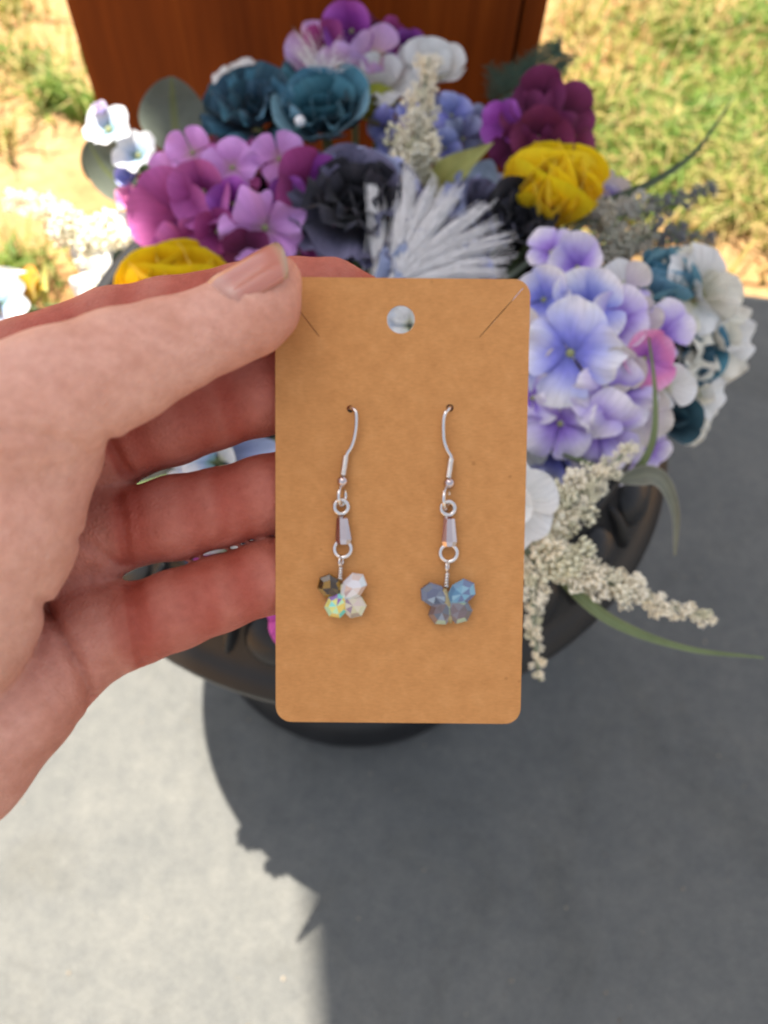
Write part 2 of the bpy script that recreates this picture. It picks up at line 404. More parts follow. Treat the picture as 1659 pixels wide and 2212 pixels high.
PM = {
    'plum': m_petal('plum_petal', [(0, (.10, .006, .05)), (.4, (.24, .022, .14)), (1, (.40, .065, .27))]),
    'mauve': m_petal('mauve_petal', [(0, (.20, .015, .11)), (.4, (.42, .07, .28)), (1, (.60, .16, .48))]),
    'lilac': m_petal('lilac_petal', [(0, (.48, .26, .34)), (.35, (.62, .26, .62)), (1, (.74, .38, .80))]),
    'violet': m_petal('violet_petal', [(0, (.13, .012, .15)), (.5, (.26, .04, .32)), (1, (.40, .11, .50))]),
    'deepplum': m_petal('deep_plum_petal', [(0, (.05, .003, .02)), (.5, (.14, .012, .06)), (1, (.22, .030, .115))]),
    'pinklilac': m_petal('pink_lilac_petal', [(0, (.55, .42, .22)), (.3, (.62, .36, .52)), (1, (.56, .36, .66))]),
    'white': m_petal('white_petal', [(0, (.55, .58, .30)), (.25, (.78, .77, .72)), (1, (.82, .82, .80))], .16, .6, .05),
    'cream': m_petal('cream_petal', [(0, (.42, .44, .10)), (.22, (.74, .71, .58)), (1, (.84, .81, .70))], .16, .6, .07),
    'greycream': m_petal('grey_cream_petal', [(0, (.5, .48, .45)), (1, (.62, .58, .52))], .16, .6, .06),
    'limeyel': m_petal('lime_petal', [(0, (.34, .32, .03)), (1, (.42, .40, .05))]),
    'peri': m_petal('periwinkle_petal', [(0, (.09, .11, .38)), (.3, (.25, .27, .76)), (.58, (.54, .56, .88)), (.88, (.84, .82, .86))], .14, .6, .06),
    'peridk': m_petal('periwinkle_dark_petal', [(0, (.10, .11, .36)), (.5, (.27, .29, .72)), (1, (.46, .48, .84))]),
    'lav': m_petal('lavender_petal', [(0, (.15, .05, .42)), (.3, (.38, .25, .72)), (.58, (.62, .53, .85)), (.9, (.84, .78, .86))], .14, .6, .06),
    'beige': m_petal('beige_lavender_petal', [(0, (.50, .42, .55)), (.4, (.66, .58, .60)), (1, (.66, .60, .52))], .14, .6, .06),
    'hotpink': m_petal('pink_petal', [(0, (.30, .08, .45)), (.35, (.60, .22, .62)), (.7, (.80, .26, .52)), (1, (.80, .40, .62))], .14, .6, .06),
    'teal': m_petal('teal_petal', [(0, (.006, .026, .045)), (.45, (.022, .10, .15)), (1, (.09, .26, .35))], .2),
    'tealdk': m_petal('dark_teal_petal', [(0, (.004, .016, .026)), (.5, (.012, .045, .07)), (1, (.045, .12, .165))], .15),
    'teallt': m_petal('pale_teal_petal', [(0, (.03, .10, .15)), (.4, (.10, .27, .36)), (1, (.24, .46, .55))], .25),
    'yellow': m_petal('yellow_petal', [(0, (.80, .36, .003)), (.5, (.92, .60, .004)), (1, (.97, .74, .008))], .12, .5, .05, .04),
    'black': m_petal('black_petal', [(0, (.004, .004, .005)), (.6, (.010, .009, .013)), (1, (.03, .028, .04))], .05),
    'slate': m_petal('slate_petal', [(0, (.01, .01, .016)), (.45, (.05, .05, .085)), (1, (.16, .155, .25))], .12),
    'slateblue': m_petal('slate_blue_petal', [(0, (.08, .09, .18)), (.5, (.24, .27, .47)), (1, (.45, .50, .70))]),
    'whiteblue': m_petal('white_blue_petal', [(0, (.20, .45, .42)), (.25, (.45, .58, .80)), (.55, (.76, .80, .86)), (1, (.82, .82, .84))], .3, .55, .05),
    'magenta': m_petal('magenta_petal', [(0, (.42, .03, .24)), (1, (.62, .10, .42))]),
    'orange': m_petal('orange_petal', [(0, (.45, .36, .02)), (.6, (.62, .42, .03)), (1, (.55, .22, .04))]),
}
def m_leaf(name, base, edge, vein=(.25, .28, .12), trans=.2):
    m, n, b = mat(name); uv = node(n, 'ShaderNodeUVMap'); sp = node(n, 'ShaderNodeSeparateXYZ'); n.links.new(uv.outputs[0], sp.inputs[0])
    s = node(n, 'ShaderNodeMath', operation='SUBTRACT'); n.links.new(sp.outputs[0], s.inputs[0]); s.inputs[1].default_value = .5
    ab = node(n, 'ShaderNodeMath', operation='ABSOLUTE'); n.links.new(s.outputs[0], ab.inputs[0])
    c = ramp(n, [(0, vein), (.035, vein), (.075, base), (.40, base), (.5, edge)], ab.outputs[0])
    tc = node(n, 'ShaderNodeTexCoord'); nz = noise(n, 90, 4, .6, tc.outputs['Object']); g = ramp(n, [(.3, (.8, .8, .8)), (.7, (1.08, 1.08, 1.08))], nz.outputs[0])
    col = mix(n, c.outputs[0], g.outputs[0], 1, 'MULTIPLY'); n.links.new(col, b.inputs['Base Color']); b.inputs['Roughness'].default_value = .55
    bump(n, b, nz.outputs[0], .2, .0005)
    t = node(n, 'ShaderNodeBsdfTranslucent'); n.links.new(col, t.inputs[0]); mx = node(n, 'ShaderNodeMixShader'); mx.inputs[0].default_value = trans
    n.links.new(b.outputs[0], mx.inputs[1]); n.links.new(t.outputs[0], mx.inputs[2]); n.links.new(mx.outputs[0], n.nodes['Material Output'].inputs[0]); return m
STEM = m_plain('stem_green', (.10, .14, .05), .6, 0, .3, 60)
GREY_STEM = m_plain('stem_grey_green', (.20, .23, .15), .6, 0, .25, 60)
CENTER = m_plain('flower_centre', (.30, .32, .14), .7, 0, .4, 400)
DOT = {'def': CENTER, 'blue': m_plain('blue_centre', (.10, .18, .28), .6, 0, .3, 300), 'dark': m_plain('dark_centre', (.02, .012, .02), .7, 0, .3, 300)}
bead = mesh_of(*ball((0, 0, 0), .09, 8, 5))
FOAM = UC + Vector((0, 0, .318))
def toward_cam(p): return (CPOS - p).normalized()
def dome_n(p, mixc=.5):
    d = (p - (UC + Vector((0, .0, .25)))).normalized(); return (d * (1 - mixc) + toward_cam(p) * mixc).normalized()
def stem_to(parent, p, n, rad=.0016, m=None, back=.012):
    q = FOAM + Vector(((p.x - FOAM.x) * .35, (p.y - FOAM.y) * .35, 0)); s0 = p - n * back
    mid = (s0 - n * .03) * .6 + q * .4
    if mid.z < .325 and (mid - UC).xy.length < .16: mid.z = .33
    V, F = tube(spline([s0, mid, q], 5), rad, 6)
    obj('stem', mesh_of(V, F), m or STEM, parent, Matrix.Translation(-parent.location))
def put_floret(parent, p, n, size, mats, shape='hyd', k=4, roll=None, tilt=.0, dot='def', rnd=random):
    M = Matrix.Translation(p - parent.location) @ frame_to(n, rnd.uniform(0, 6.28) if roll is None else roll) @ Matrix.Scale(size, 4)
    o = obj('floret', bead, DOT[dot], parent, M)
    for i in range(k):
        m = mats if isinstance(mats, str) else mats[i % len(mats)]
        pm = rnd.choice(PET[shape]); s = rnd.uniform(.88, 1.1)
        obj('petal', pm, PM[m], o, Matrix.Rotation(2 * math.pi * i / k + rnd.uniform(-.16, .16), 4, 'Z') @ Matrix.Translation((0, .03, .01 * (i % 2))) @ Matrix.Rotation(tilt + rnd.uniform(-.14, .2), 4, 'X') @ Matrix.Scale(s, 4))
    return o
def hydrangea(label, c, Yc, florets, fill, name='hydrangea', seed=1, rpx=100, fsz=1.0):
    """c: centre px; florets: (px,py,diam_px,material,shape[,lift])"""
    rnd = random.Random(seed)
    core = at_yz(c[0], c[1], Yc); rad = px2m(rpx, core); hub = core - toward_cam(core) * rad * .8
    t = thing(name, hub, label, 'flower', 'artificial flowers in the urn')
    for f in florets:
        px, py, d, mm = f[:4]; sh = f[4] if len(f) > 4 else 'hyd'
        off = math.hypot(px - c[0], py - c[1]) / rpx; lift = rad * math.sqrt(max(0.0, 1.25 - min(1.2, off * off))) * .8
        p0 = at_d(px, py, depth_of(core)); p = p0 + toward_cam(p0) * (lift - rad * .2)
        n = ((p - hub).normalized() * .75 + toward_cam(p) * .45 + Vector((rnd.uniform(-.2, .2), rnd.uniform(-.2, .2), rnd.uniform(-.1, .2)))).normalized()
        put_floret(t, p, n, px2m(d, p) * .49 * fsz, mm, sh, 4, None, rnd.uniform(.05, .35), 'def', rnd)
    fm, fs, fn = fill
    for i in range(fn):            # lower layer that closes the head
        g = i * 2.39996; zz = 1 - (i + .5) / fn * 1.25; rr = math.sqrt(max(0, 1 - zz * zz))
        M = frame_to(dome_n(core, .6)); d = (M.to_3x3() @ Vector((rr * math.cos(g), rr * math.sin(g), zz))).normalized()
        p = hub + d * rad * .62
        put_floret(t, p, d, px2m(fs, p) * .42, rnd.choice(fm), 'hyd', 4, None, .25, 'dark', rnd)
    stem_to(t, hub, dome_n(core, .2), .0025); return t
def rosette(name, label, px, py, Y, rpx, layers, n=None, shape=None, seed=1, roll=0., pist=None, squash=1.0):
    """layers: (count, radius fraction, tilt, material, petal shape, height)"""
    rnd = random.Random(seed); p = at_yz(px, py, Y); n = n or dome_n(p, .55); s = px2m(rpx, p)
    t = thing(name, p, label, 'flower', 'artificial flowers in the urn')
    B = frame_to(n, roll)
    for li, (k, fr, tilt, mm, sh, h) in enumerate(layers):
        for i in range(k):
            m = mm if isinstance(mm, str) else rnd.choice(mm)
            M = B @ Matrix.Rotation(2 * math.pi * (i + .5 * (li % 2)) / k + rnd.uniform(-.14, .14), 4, 'Z') @ Matrix.Translation((0, s * fr * .12, s * h)) @ Matrix.Rotation(tilt + rnd.uniform(-.13, .13), 4, 'X') @ Matrix.Scale(s * fr * rnd.uniform(.9, 1.08), 4)
            obj('petal', rnd.choice(PET[sh]), PM[m], t, M)
    if pist:
        V, F = ball((0, 0, 0), s * pist[0], 10, 6)
        obj('centre', mesh_of(V, F), pist[1], t, B @ Matrix.Translation((0, 0, s * pist[2])))
    stem_to(t, p, n, .0022, None, .004); return t

# --- the purple hydrangea by the thumb
hydrangea('large hydrangea of plum and lilac petals just above the thumb', (520, 440), .40,
          [(502, 363, 150, 'lilac', 'wavy'), (603, 344, 130, 'lilac'), (416, 330, 130, 'lilac'), (361, 385, 110, 'lilac'), (390, 465, 215, 'mauve', 'cup'), (440, 415, 170, 'mauve', 'cup'),
           (572, 492, 200, 'lilac', 'wavy'), (662, 414, 190, ['plum', 'plum', 'violet', 'plum'], 'cup'), (685, 490, 150, 'mauve'), (619, 425, 110, 'violet'), (404, 540, 170, 'mauve', 'wavy'),
           (533, 545, 140, 'deepplum'), (502, 440, 130, 'violet'), (470, 500, 130, 'plum', 'cup'), (350, 500, 120, 'mauve'), (645, 545, 110, 'plum')],
          (['deepplum', 'plum', 'mauve'], 120, 22), seed=5, rpx=185, fsz=.92)
# --- the blue and lavender hydrangea right of the card
hydrangea('big periwinkle and lavender hydrangea with one pink floret beside the card', (1280, 770), -.375,
          [(1190, 545, 130, 'lav'), (1247, 578, 150, 'lav', 'cup'), (1175, 648, 165, 'peri', 'cup'), (1270, 667, 190, 'peri', 'cup'), (1232, 763, 265, 'peri', 'wavy'), (1350, 622, 150, ['white', 'lav', 'lav', 'beige']),
           (1331, 694, 160, 'lav', 'cup'), (1385, 690, 120, 'beige'), (1427, 720, 160, 'lav'), (1392, 774, 165, 'hotpink', 'cup'), (1336, 800, 130, 'beige', 'cup'), (1438, 835, 140, 'white'),
           (1324, 855, 215, 'lav', 'wavy'), (1293, 925, 215, 'lav', 'wavy'), (1210, 915, 190, 'lav', 'wavy'), (1388, 900, 160, 'beige'), (1205, 980, 180, 'peri', 'wavy'), (1312, 975, 170, 'lav'),
           (1400, 970, 120, 'lav'), (1150, 860, 140, 'lav'), (1148, 950, 140, 'white'), (1130, 740, 170, 'beige')],
          (['lav', 'peridk', 'beige', 'peri'], 150, 30), seed=11, rpx=205, fsz=.90)
hydrangea('dark plum hydrangea between the fern tip and yellow bloom', (1160, 280), .47,
          [(1090, 268, 105, 'violet'), (1163, 225, 140, 'deepplum', 'cup'), (1222, 255, 135, 'deepplum'), (1163, 300, 150, 'deepplum', 'cup'), (1222, 318, 140, 'deepplum', 'wavy'), (1247, 350, 90, 'deepplum'), (1112, 320, 110, 'deepplum'),
           (1130, 245, 100, 'deepplum')], (['deepplum'], 100, 14), seed=21, rpx=95)
hydrangea('topmost plum and pale pink lilac hydrangea against the wooden column', (765, 115), .545,
          [(760, 68, 130, 'violet', 'cup'), (706, 100, 110, 'plum'), (866, 112, 105, 'violet', 'cup'), (811, 124, 125, 'pinklilac'), (680, 112, 130, 'pinklilac', 'wavy'), (655, 160, 100, 'violet'), (735, 150, 120, 'pinklilac', 'wavy'),
           (775, 165, 100, 'pinklilac'), (640, 170, 80, 'plum'), (840, 80, 80, 'plum')], (['plum', 'deepplum'], 95, 14), seed=31, rpx=105)
hydrangea('small ruffled periwinkle cluster behind the upright cream spike', (920, 275), .485,
          [(835, 275, 90, 'peridk', 'wavy'), (975, 250, 100, 'peridk', 'wavy'), (1000, 300, 100, 'slateblue', 'wavy'), (850, 320, 80, 'peridk'), (960, 320, 90, 'peridk', 'wavy'), (1030, 270, 80, 'slateblue'), (890, 250, 80, 'peridk'), (910, 330, 90, 'slateblue')],
          (['peridk', 'slateblue'], 70, 12), seed=41, rpx=95)
# --- teal peonies
rosette('peony', 'dark teal ruffled peony below the topmost plum hydrangea', 560, 265, .49, 118,
        [(7, 1.0, .35, ['tealdk', 'teal'], 'ruffle', -.1), (6, .85, .75, ['tealdk', 'teal'], 'ruffle', .0), (5, .62, 1.05, 'tealdk', 'ruffle', .05), (4, .42, 1.2, 'tealdk', 'cup', .08)], seed=3)
rosette('peony', 'pale teal peony with upright broad petals left of the white blooms', 700, 280, .475, 118,
        [(6, 1.0, .55, ['teallt', 'teal'], 'cup', -.05), (5, .85, .95, ['teallt', 'teal', 'tealdk'], 'ruffle', .0), (4, .6, 1.15, 'teal', 'cup', .05)], seed=9)
sp0 = at_y(640, 285, .455)
# --- white blooms near the top
rosette('lily', 'white bloom with broad curling petals left of the upright cream spike', 820, 190, .515, 92,
        [(5, 1.0, .5, 'white', 'wavy', 0), (3, .7, .8, 'white', 'cup', .05)], seed=4, pist=(.12, CENTER, .1))
rosette('lily', 'white bloom half hidden behind the upright cream spike', 935, 165, .525, 70, [(5, 1.0, .45, 'white', 'cup', 0), (3, .7, .8, 'white', 'cup', .05)], seed=8)
rosette('lily', 'lime green bloom under the white curling petals', 815, 262, .49, 62, [(5, 1.0, .5, 'limeyel', 'cup', 0), (3, .6, .9, 'limeyel', 'cup', .1)], seed=13)
rosette('lily', 'small white lilac bloom left of the teal peony top', 520, 185, .53, 60, [(4, 1.0, .4, ['white', 'whiteblue', 'lav'], 'wavy', 0), (2, .6, .9, 'white', 'cup', 0)], seed=15)
# --- yellow
rosette('ranunculus', 'round bright yellow ranunculus below the dark plum hydrangea', 1178, 472, .42, 158,
        [(6, .80, .75, 'yellow', 'yel', -.1), (6, .90, 1.0, 'yellow', 'yel', -.08), (6, .92, 1.2, 'yellow', 'yel', -.05), (5, .88, 1.38, 'yellow', 'yel', .0), (4, .80, 1.5, 'yellow', 'yel', .04), (3, .7, 1.6, 'yellow', 'yel', .06)], seed=6, n=Vector((.05, .12, 1)))
rosette('ranunculus', 'yellow ranunculus peeking out just above the index finger', 400, 690, .325, 160,
        [(6, .95, .6, 'yellow', 'yel', -.1), (6, .95, .9, 'yellow', 'yel', -.06), (6, .92, 1.15, 'yellow', 'yel', -.03), (5, .88, 1.35, 'yellow', 'yel', .0), (4, .8, 1.5, 'yellow', 'yel', .04)], seed=16, n=Vector((0, .1, 1)))
# --- black and slate
rosette('carnation', 'black carnation with ruffled slate edges left of the white tassel', 768, 462, .385, 138,
        [(8, 1.0, .35, ['slate', 'slate', 'slateblue'], 'ruffle', -.1), (7, .85, .7, ['slate', 'black'], 'ruffle', 0), (6, .65, 1.0, 'black', 'ruffle', .05), (5, .42, 1.2, 'black', 'cup', .08)], seed=19)
rosette('carnation', 'black velvety bloom between the tassel and the yellow ranunculus', 1105, 488, .40, 90,
        [(6, 1.0, .5, 'black', 'cup', 0), (5, .8, .9, ['black', 'slate'], 'ruffle', .0), (4, .5, 1.2, 'black', 'cup', .08)], seed=23)
rosette('carnation', 'slate blue ruffled bloom behind the fanned tassel tips', 1025, 480, .41, 95,
        [(7, 1.0, .35, 'slateblue', 'ruffle', 0), (6, .8, .75, ['slateblue', 'slate'], 'ruffle', .03), (5, .5, 1.1, 'slate', 'ruffle', .05)], seed=27)
rosette('carnation', 'slate and white ruffled bloom low behind the card top', 930, 620, .345, 130,
        [(7, 1.0, .35, ['slate', 'slateblue'], 'ruffle', 0), (6, .8, .6, ['white', 'slateblue'], 'ruffle', .03), (5, .5, .9, ['white', 'slate'], 'ruffle', .05)], seed=28)
# --- cream blooms on the right
for (px, py, r, Y, s, lb) in [(1500, 640, 105, -.375, 1, 'cream white bloom at the right rim with tall upper petal'), (1540, 735, 100, -.355, 2, 'cream white bloom hanging lowest over the grey slab edge of the bouquet'),
                              (1500, 855, 70, -.345, 3, 'small drooping cream bloom below the dark teal leaf'), (1490, 915, 46, -.33, 7, 'tiny cream bloom tip hanging beside the urn rim')]:
    rosette('stock_bloom', lb, px, py, Y, r, [(6, 1.0, .15, 'cream', 'wavy', -.05), (5, .82, .45, ['cream', 'white'], 'wavy', .03), (4, .55, .85, ['cream', 'white'], 'cup', .06)], seed=50 + s, pist=(.12, CENTER, .1))
rosette('stock_bloom', 'white round petalled bloom peeking out low from behind the card', 1098, 1092, -.395, 95, [(6, 1.0, .12, 'white', 'hyd', 0), (4, .6, .6, 'white', 'cup', .03)], seed=61)
rosette('stock_bloom', 'white drooping bloom above the index finger at the bouquet edge', 255, 545, .41, 95, [(5, 1.0, .25, ['white', 'greycream'], 'wavy', 0), (4, .7, .7, 'white', 'wavy', .03)], seed=63)
rosette('stock_bloom', 'white petals drooping beside the cream spike above the index knuckle', 238, 612, .375, 75, [(5, 1.0, .2, ['white', 'greycream'], 'wavy', 0), (4, .7, .6, 'white', 'wavy', .03)], seed=64)
rosette('stock_bloom', 'white bloom glimpsed through the round hole of the card', 885, 705, .30, 70, [(6, 1.0, .15, ['white', 'whiteblue'], 'hyd', 0), (4, .6, .5, 'white', 'wavy', .03)], seed=66)
rosette('stock_bloom', 'pale lilac bloom at the picture edge above the hand', -5, 660, .37, 75, [(5, 1.0, .3, 'whiteblue', 'wavy', 0), (4, .6, .8, 'lav', 'cup', .03)], seed=65)
rosette('tulip', 'yellow orange half closed bloom beside the pale lilac one', 68, 655, .385, 70, [(4, 1.0, 1.05, 'orange', 'narrow', 0), (3, .9, 1.2, 'orange', 'narrow', .02)], seed=67, n=Vector((0, .25, 1)))
# --- teal foliage petals on the right
rosette('teal_bloom', 'grey teal bloom between cream spikes and the cream white bloom', 1412, 650, -.365, 105, [(5, .9, .8, ['teallt', 'teal'], 'yel', 0), (5, .95, 1.1, 'teallt', 'yel', 0), (4, .85, 1.4, 'teal', 'yel', 0)], seed=71, n=Vector((.1, .1, 1)))
rosette('teal_bloom', 'dark teal bloom tucked under the hanging cream bloom', 1475, 775, -.35, 85, [(5, 1.0, .4, ['tealdk', 'teal'], 'cup', 0), (4, .7, .9, 'tealdk', 'ruffle', 0)], seed=73)
rosette('teal_bloom', 'small dark teal bloom over the urn rim', 1448, 905, -.345, 60, [(4, 1.0, .4, 'tealdk', 'cup', 0), (3, .6, .9, 'tealdk', 'cup', 0)], seed=75)
rosette('magenta_bloom', 'magenta bloom low behind the card beside the little finger', 650, 1330, -.375, 70, [(5, 1.0, .3, 'magenta', 'wavy', 0), (4, .6, .8, 'plum', 'cup', 0)], seed=77, n=Vector((-.1, -.5, .8)))
rosette('dusty_bloom', 'pale dusty blue bloom glimpsed between the fingers', 470, 1000, -.385, 110, [(5, 1.0, .3, ['slateblue', 'whiteblue'], 'wavy', 0), (4, .7, .7, ['whiteblue', 'white'], 'cup', 0)], seed=79)
rosette('dusty_bloom', 'grey lilac bloom glimpsed below the ring finger', 490, 1200, -.375, 100, [(5, 1.0, .3, ['lav', 'slate'], 'wavy', 0), (4, .7, .7, ['plum', 'white'], 'cup', 0)], seed=80)
rosette('dusty_bloom', 'pale mauve bloom behind the yellow ranunculus', 1310, 432, .44, 55, [(4, 1.0, .4, 'beige', 'cup', 0), (3, .6, .8, 'lav', 'cup', 0)], seed=81)
rosette('dusty_bloom', 'unseen slate lilac bloom behind the palm centre, added to roughen the urn shadow edge', 205, 1215, -.352, 48, [(5, 1.0, .3, ['slate', 'lav'], 'ruffle', 0), (3, .6, .8, 'slate', 'cup', 0)], seed=83)  # this bloom and the next are unseen, added to break up the shadow outline
rosette('dusty_bloom', 'unseen white bloom behind the thumb mound, added to roughen the urn shadow edge', 118, 1105, -.36, 62, [(5, 1.0, .3, ['white', 'lav'], 'wavy', 0), (3, .6, .8, 'white', 'cup', 0)], seed=84)
# --- small white blue blossoms at the left
for (px, py, r, mm, Y, s, lb) in [(236, 282, 52, 'whiteblue', .455, 1, 'small white blossom with blue throat, highest of the sprig'), (300, 338, 50, 'whiteblue', .445, 2, 'small white and pale blue blossom lower on the sprig'),
                                  (285, 392, 40, 'peridk', .44, 3, 'little blue blossom just over the pink bud'), (222, 243, 24, 'lav', .465, 4, 'tiny pale lilac bud crowning the sprig'), (288, 440, 38, 'hotpink', .43, 5, 'hot pink bud beside the plum hydrangea')]:
    t = rosette('blossom', lb, px, py, Y, r, [(5 if r > 45 else 4, 1.0, .35 if r > 45 else .95, mm, 'hyd', 0)] + ([(4, .7, 1.2, mm, 'cup', 0)] if r < 41 else []), seed=90 + s, pist=(.13, CENTER, .05) if r > 45 else None)

# ------------------------------------------------------------------ leaves
LEAF = {'euc': m_leaf('eucalyptus_leaf', (.13, .155, .12), (.16, .19, .15), (.15, .18, .07)), 'lime': m_leaf('lime_leaf', (.58, .58, .17), (.60, .60, .20), (.50, .52, .14), .4),
        'blade': m_leaf('grass_blade_leaf', (.075, .11, .055), (.12, .16, .09), (.11, .15, .07)), 'lblade': m_leaf('light_blade_leaf', (.17, .22, .09), (.24, .27, .15), (.2, .25, .1)),
        'grey': m_leaf('grey_leaf', (.19, .20, .15), (.36, .36, .30), (.24, .25, .18)), 'dark': m_leaf('dark_leaf', (.05, .075, .06), (.07, .1, .08), (.08, .11, .07)),
        'pale': m_leaf('pale_blue_leaf', (.34, .42, .52), (.42, .48, .56), (.3, .38, .46))}
def leaf(name, label, pts, widths, m, fold=.15, nref=None, nseg=7):
    """pts: world points along the midrib; widths: half widths (m)"""
    S_ = spline(pts, nseg); N = len(S_); V, F, U = [], [], []
    for i, p in enumerate(S_):
        v = i / (N - 1); x = v * (len(widths) - 1); k = min(int(x), len(widths) - 2); hw = widths[k] + (widths[k + 1] - widths[k]) * (x - k)
        t = (S_[min(i + 1, N - 1)] - S_[max(i - 1, 0)]).normalized(); nr = nref or toward_cam(p)
        s = t.cross(nr).normalized(); nn = s.cross(t)
        for u in (-1, -.5, 0, .5, 1):
            V.append(p + s * hw * u + nn * (fold * hw * u * u)); U.append(((u + 1) / 2, v))
    for i in range(N - 1):
        for k in range(4): F.append((i * 5 + k, i * 5 + k + 1, i * 5 + 6 + k, i * 5 + 5 + k))
    loc = Vector(pts[0]); t = thing(name, loc, label, 'leaf', 'leaves and blades in the urn'); L_ = Matrix.Translation(-loc)
    obj('leaf_blade', mesh_of(V, F, True, U), LEAF[m], t, L_)
    q = FOAM + Vector(((loc.x - FOAM.x) * .35, (loc.y - FOAM.y) * .35, 0)); mid = loc * .55 + q * .45 + Vector((0, 0, .012))
    obj('stem', mesh_of(*tube(spline([loc, mid, q], 5), .0012, 6)), STEM, t, L_)
    return t
def oval(hw, n=24): return [hw * math.sin(math.pi * min(.997, max(.012, i / (n - 1))) ** .9) ** .55 for i in range(n)]
p = [at_y(382, 335, .46), at_y(379, 280, .475), at_y(374, 225, .485), at_y(371, 165, .49)]
leaf('eucalyptus_leaf', 'large round grey green eucalyptus leaf standing against the column', p, oval(px2m(74, p[1])), 'euc', .12)
p = [at_y(320, 345, .475), at_y(275, 335, .48), at_y(225, 350, .485), at_y(188, 385, .48)]
leaf('eucalyptus_leaf', 'grey green leaf behind the small white blossoms', p, oval(px2m(58, p[1])), 'euc', .2)
p = [at_y(300, 430, .455), at_y(262, 400, .46), at_y(222, 360, .465), at_y(192, 305, .47)]
leaf('eucalyptus_leaf', 'shadowed grey green leaf curling left of the pink bud', p, oval(px2m(42, p[1])), 'euc', .35)
p = [at_y(330, 560, .39), at_y(300, 570, .39), at_y(265, 560, .385), at_y(245, 545, .38)]
leaf('eucalyptus_leaf', 'dark grey green leaf above the hidden yellow ranunculus', p, oval(px2m(34, p[1])), 'dark')
p = [at_y(935, 425, .43), at_y(965, 380, .43), at_y(1010, 345, .435), at_y(1066, 308, .44)]
leaf('pointed_leaf', 'pointed lime yellow leaf beside the upright cream spike', p, [px2m(x, p[0]) for x in (10, 30, 33, 24, 12, 1)], 'lime', .25)
p = [at_y(1022, 450, .42), at_y(1035, 410, .425), at_y(1050, 370, .43), at_y(1062, 345, .43)]
leaf('pointed_leaf', 'pale blue leaf next to the lime pointed leaf', p, oval(px2m(32, p[0])), 'pale', .2)
p = [at_y(1300, 440, .43), at_y(1400, 398, .45), at_y(1500, 330, .47), at_y(1585, 210, .50)]
leaf('long_blade', 'long dark grass blade arching up over the sunlit grass', p, [px2m(x, p[0]) for x in (9, 9, 7, 4, 1.5)], 'blade', .5)
p = [at_z(1360, 1040, 0.365), at_z(1408, 960, 0.385), at_z(1415, 850, 0.4), at_z(1400, 715, 0.41)]
leaf('long_blade', 'thin green stem blade crossing in front of the blue hydrangea', p, [px2m(x, p[0]) for x in (10, 8, 6, 4, 2)], 'lblade', .5)
p = [at_z(1340, 1035, 0.365), at_z(1420, 1030, 0.375), at_z(1458, 1100, 0.36), at_z(1458, 1200, 0.34)]
leaf('long_blade', 'grey green strap leaf bending down over the urn rim', p, [px2m(x, p[0]) for x in (10, 22, 16, 11, 7, 3)], 'grey', .5)
p = [at_z(1200, 1240, 0.365), at_z(1320, 1340, 0.365), at_z(1480, 1400, 0.36), at_z(1650, 1421, 0.355)]
leaf('long_blade', 'light green blade reaching out over the slab under the cream spikes', p, [px2m(x, p[0]) for x in (10, 13, 11, 7, 5, 2)], 'lblade', .5)
p = [at_y(98, 660, .38), at_y(95, 600, .40), at_y(100, 515, .42)]
leaf('long_blade', 'yellow green thin blade rising beside the orange yellow bloom', p, [px2m(x, p[0]) for x in (9, 7, 4, 2)], 'lime', .5)
p = [at_z(420, 975, 0.37), at_z(520, 968, 0.385), at_z(640, 945, 0.385)]
leaf('long_blade', 'green blade glimpsed between middle and ring finger', p, [px2m(x, p[0]) for x in (7, 12, 9, 3)], 'lblade', .4)

p = [Vector((-.07, .20, .36)), Vector((-.100, .150, .392)), Vector((-.125, .117, .402))]  # unseen leaf, added for the pointed bump it throws on the slab
leaf('pointed_leaf', 'small unseen leaf behind the palm, added for its shadow tip on the slab', p, [.004, .008, .009, .007, .0045, .001], 'dark', .2, Vector((0, 0, 1)))

# ------------------------------------------------------------------ cream bud spikes
def cluster_mesh(seed, nb=38):
    rnd = random.Random(seed); ps = []
    ico = bmesh.new(); bmesh.ops.create_icosphere(ico, subdivisions=1, radius=1)
    iv = [v.co.copy() for v in ico.verts]; fi = [tuple(v.index for v in f.verts) for f in ico.faces]; ico.free()
    for i in range(nb):
        g = i * 2.39996; z = 1 - 2 * (i + .5) / nb; rr = math.sqrt(1 - z * z); rad = rnd.uniform(.5, 1.12)
        c = Vector((rr * math.cos(g), rr * math.sin(g), z)) * rad; s = rnd.choice((.09, .12, .15, .19, .23)) * rnd.uniform(.85, 1.15); el = Vector((rnd.uniform(.7, 1.4), rnd.uniform(.7, 1.4), rnd.uniform(.8, 1.7)))
        ps.append(([c + Vector((v.x * el.x, v.y * el.y, v.z * el.z)) * s for v in iv], fi))
        if i % 3 == 0:
            ps.append(tube([Vector((0, 0, -.3)), c * .6, c], .035, 3))
    return mesh_of(*join(ps))
CL = [cluster_mesh(s) for s in range(4)]
BUD = m_plain('cream_bud', (.86, .81, .66), .75, 0, .14, 900); BUDG = m_plain('grey_bud', (.50, .49, .43), .8, 0, .25, 900); BUDS = m_plain('slate_bud', (.19, .20, .22), .8, 0, .3, 900)
def tint(m, lo, hi):
    n = m.node_tree; b = n.nodes['Principled BSDF']; src = b.inputs['Base Color'].links[0].from_socket; oi = node(n, 'ShaderNodeObjectInfo')
    r = ramp(n, [(0, lo), (.5, (1, 1, 1)), (1, hi)], oi.outputs['Random']); n.links.new(mix(n, src, r.outputs[0], 1.0, 'MULTIPLY'), b.inputs['Base Color'])
for m_ in (BUD, BUDG, BUDS): tint(m_, (.78, .80, .66), (1.08, 1.02, .90))
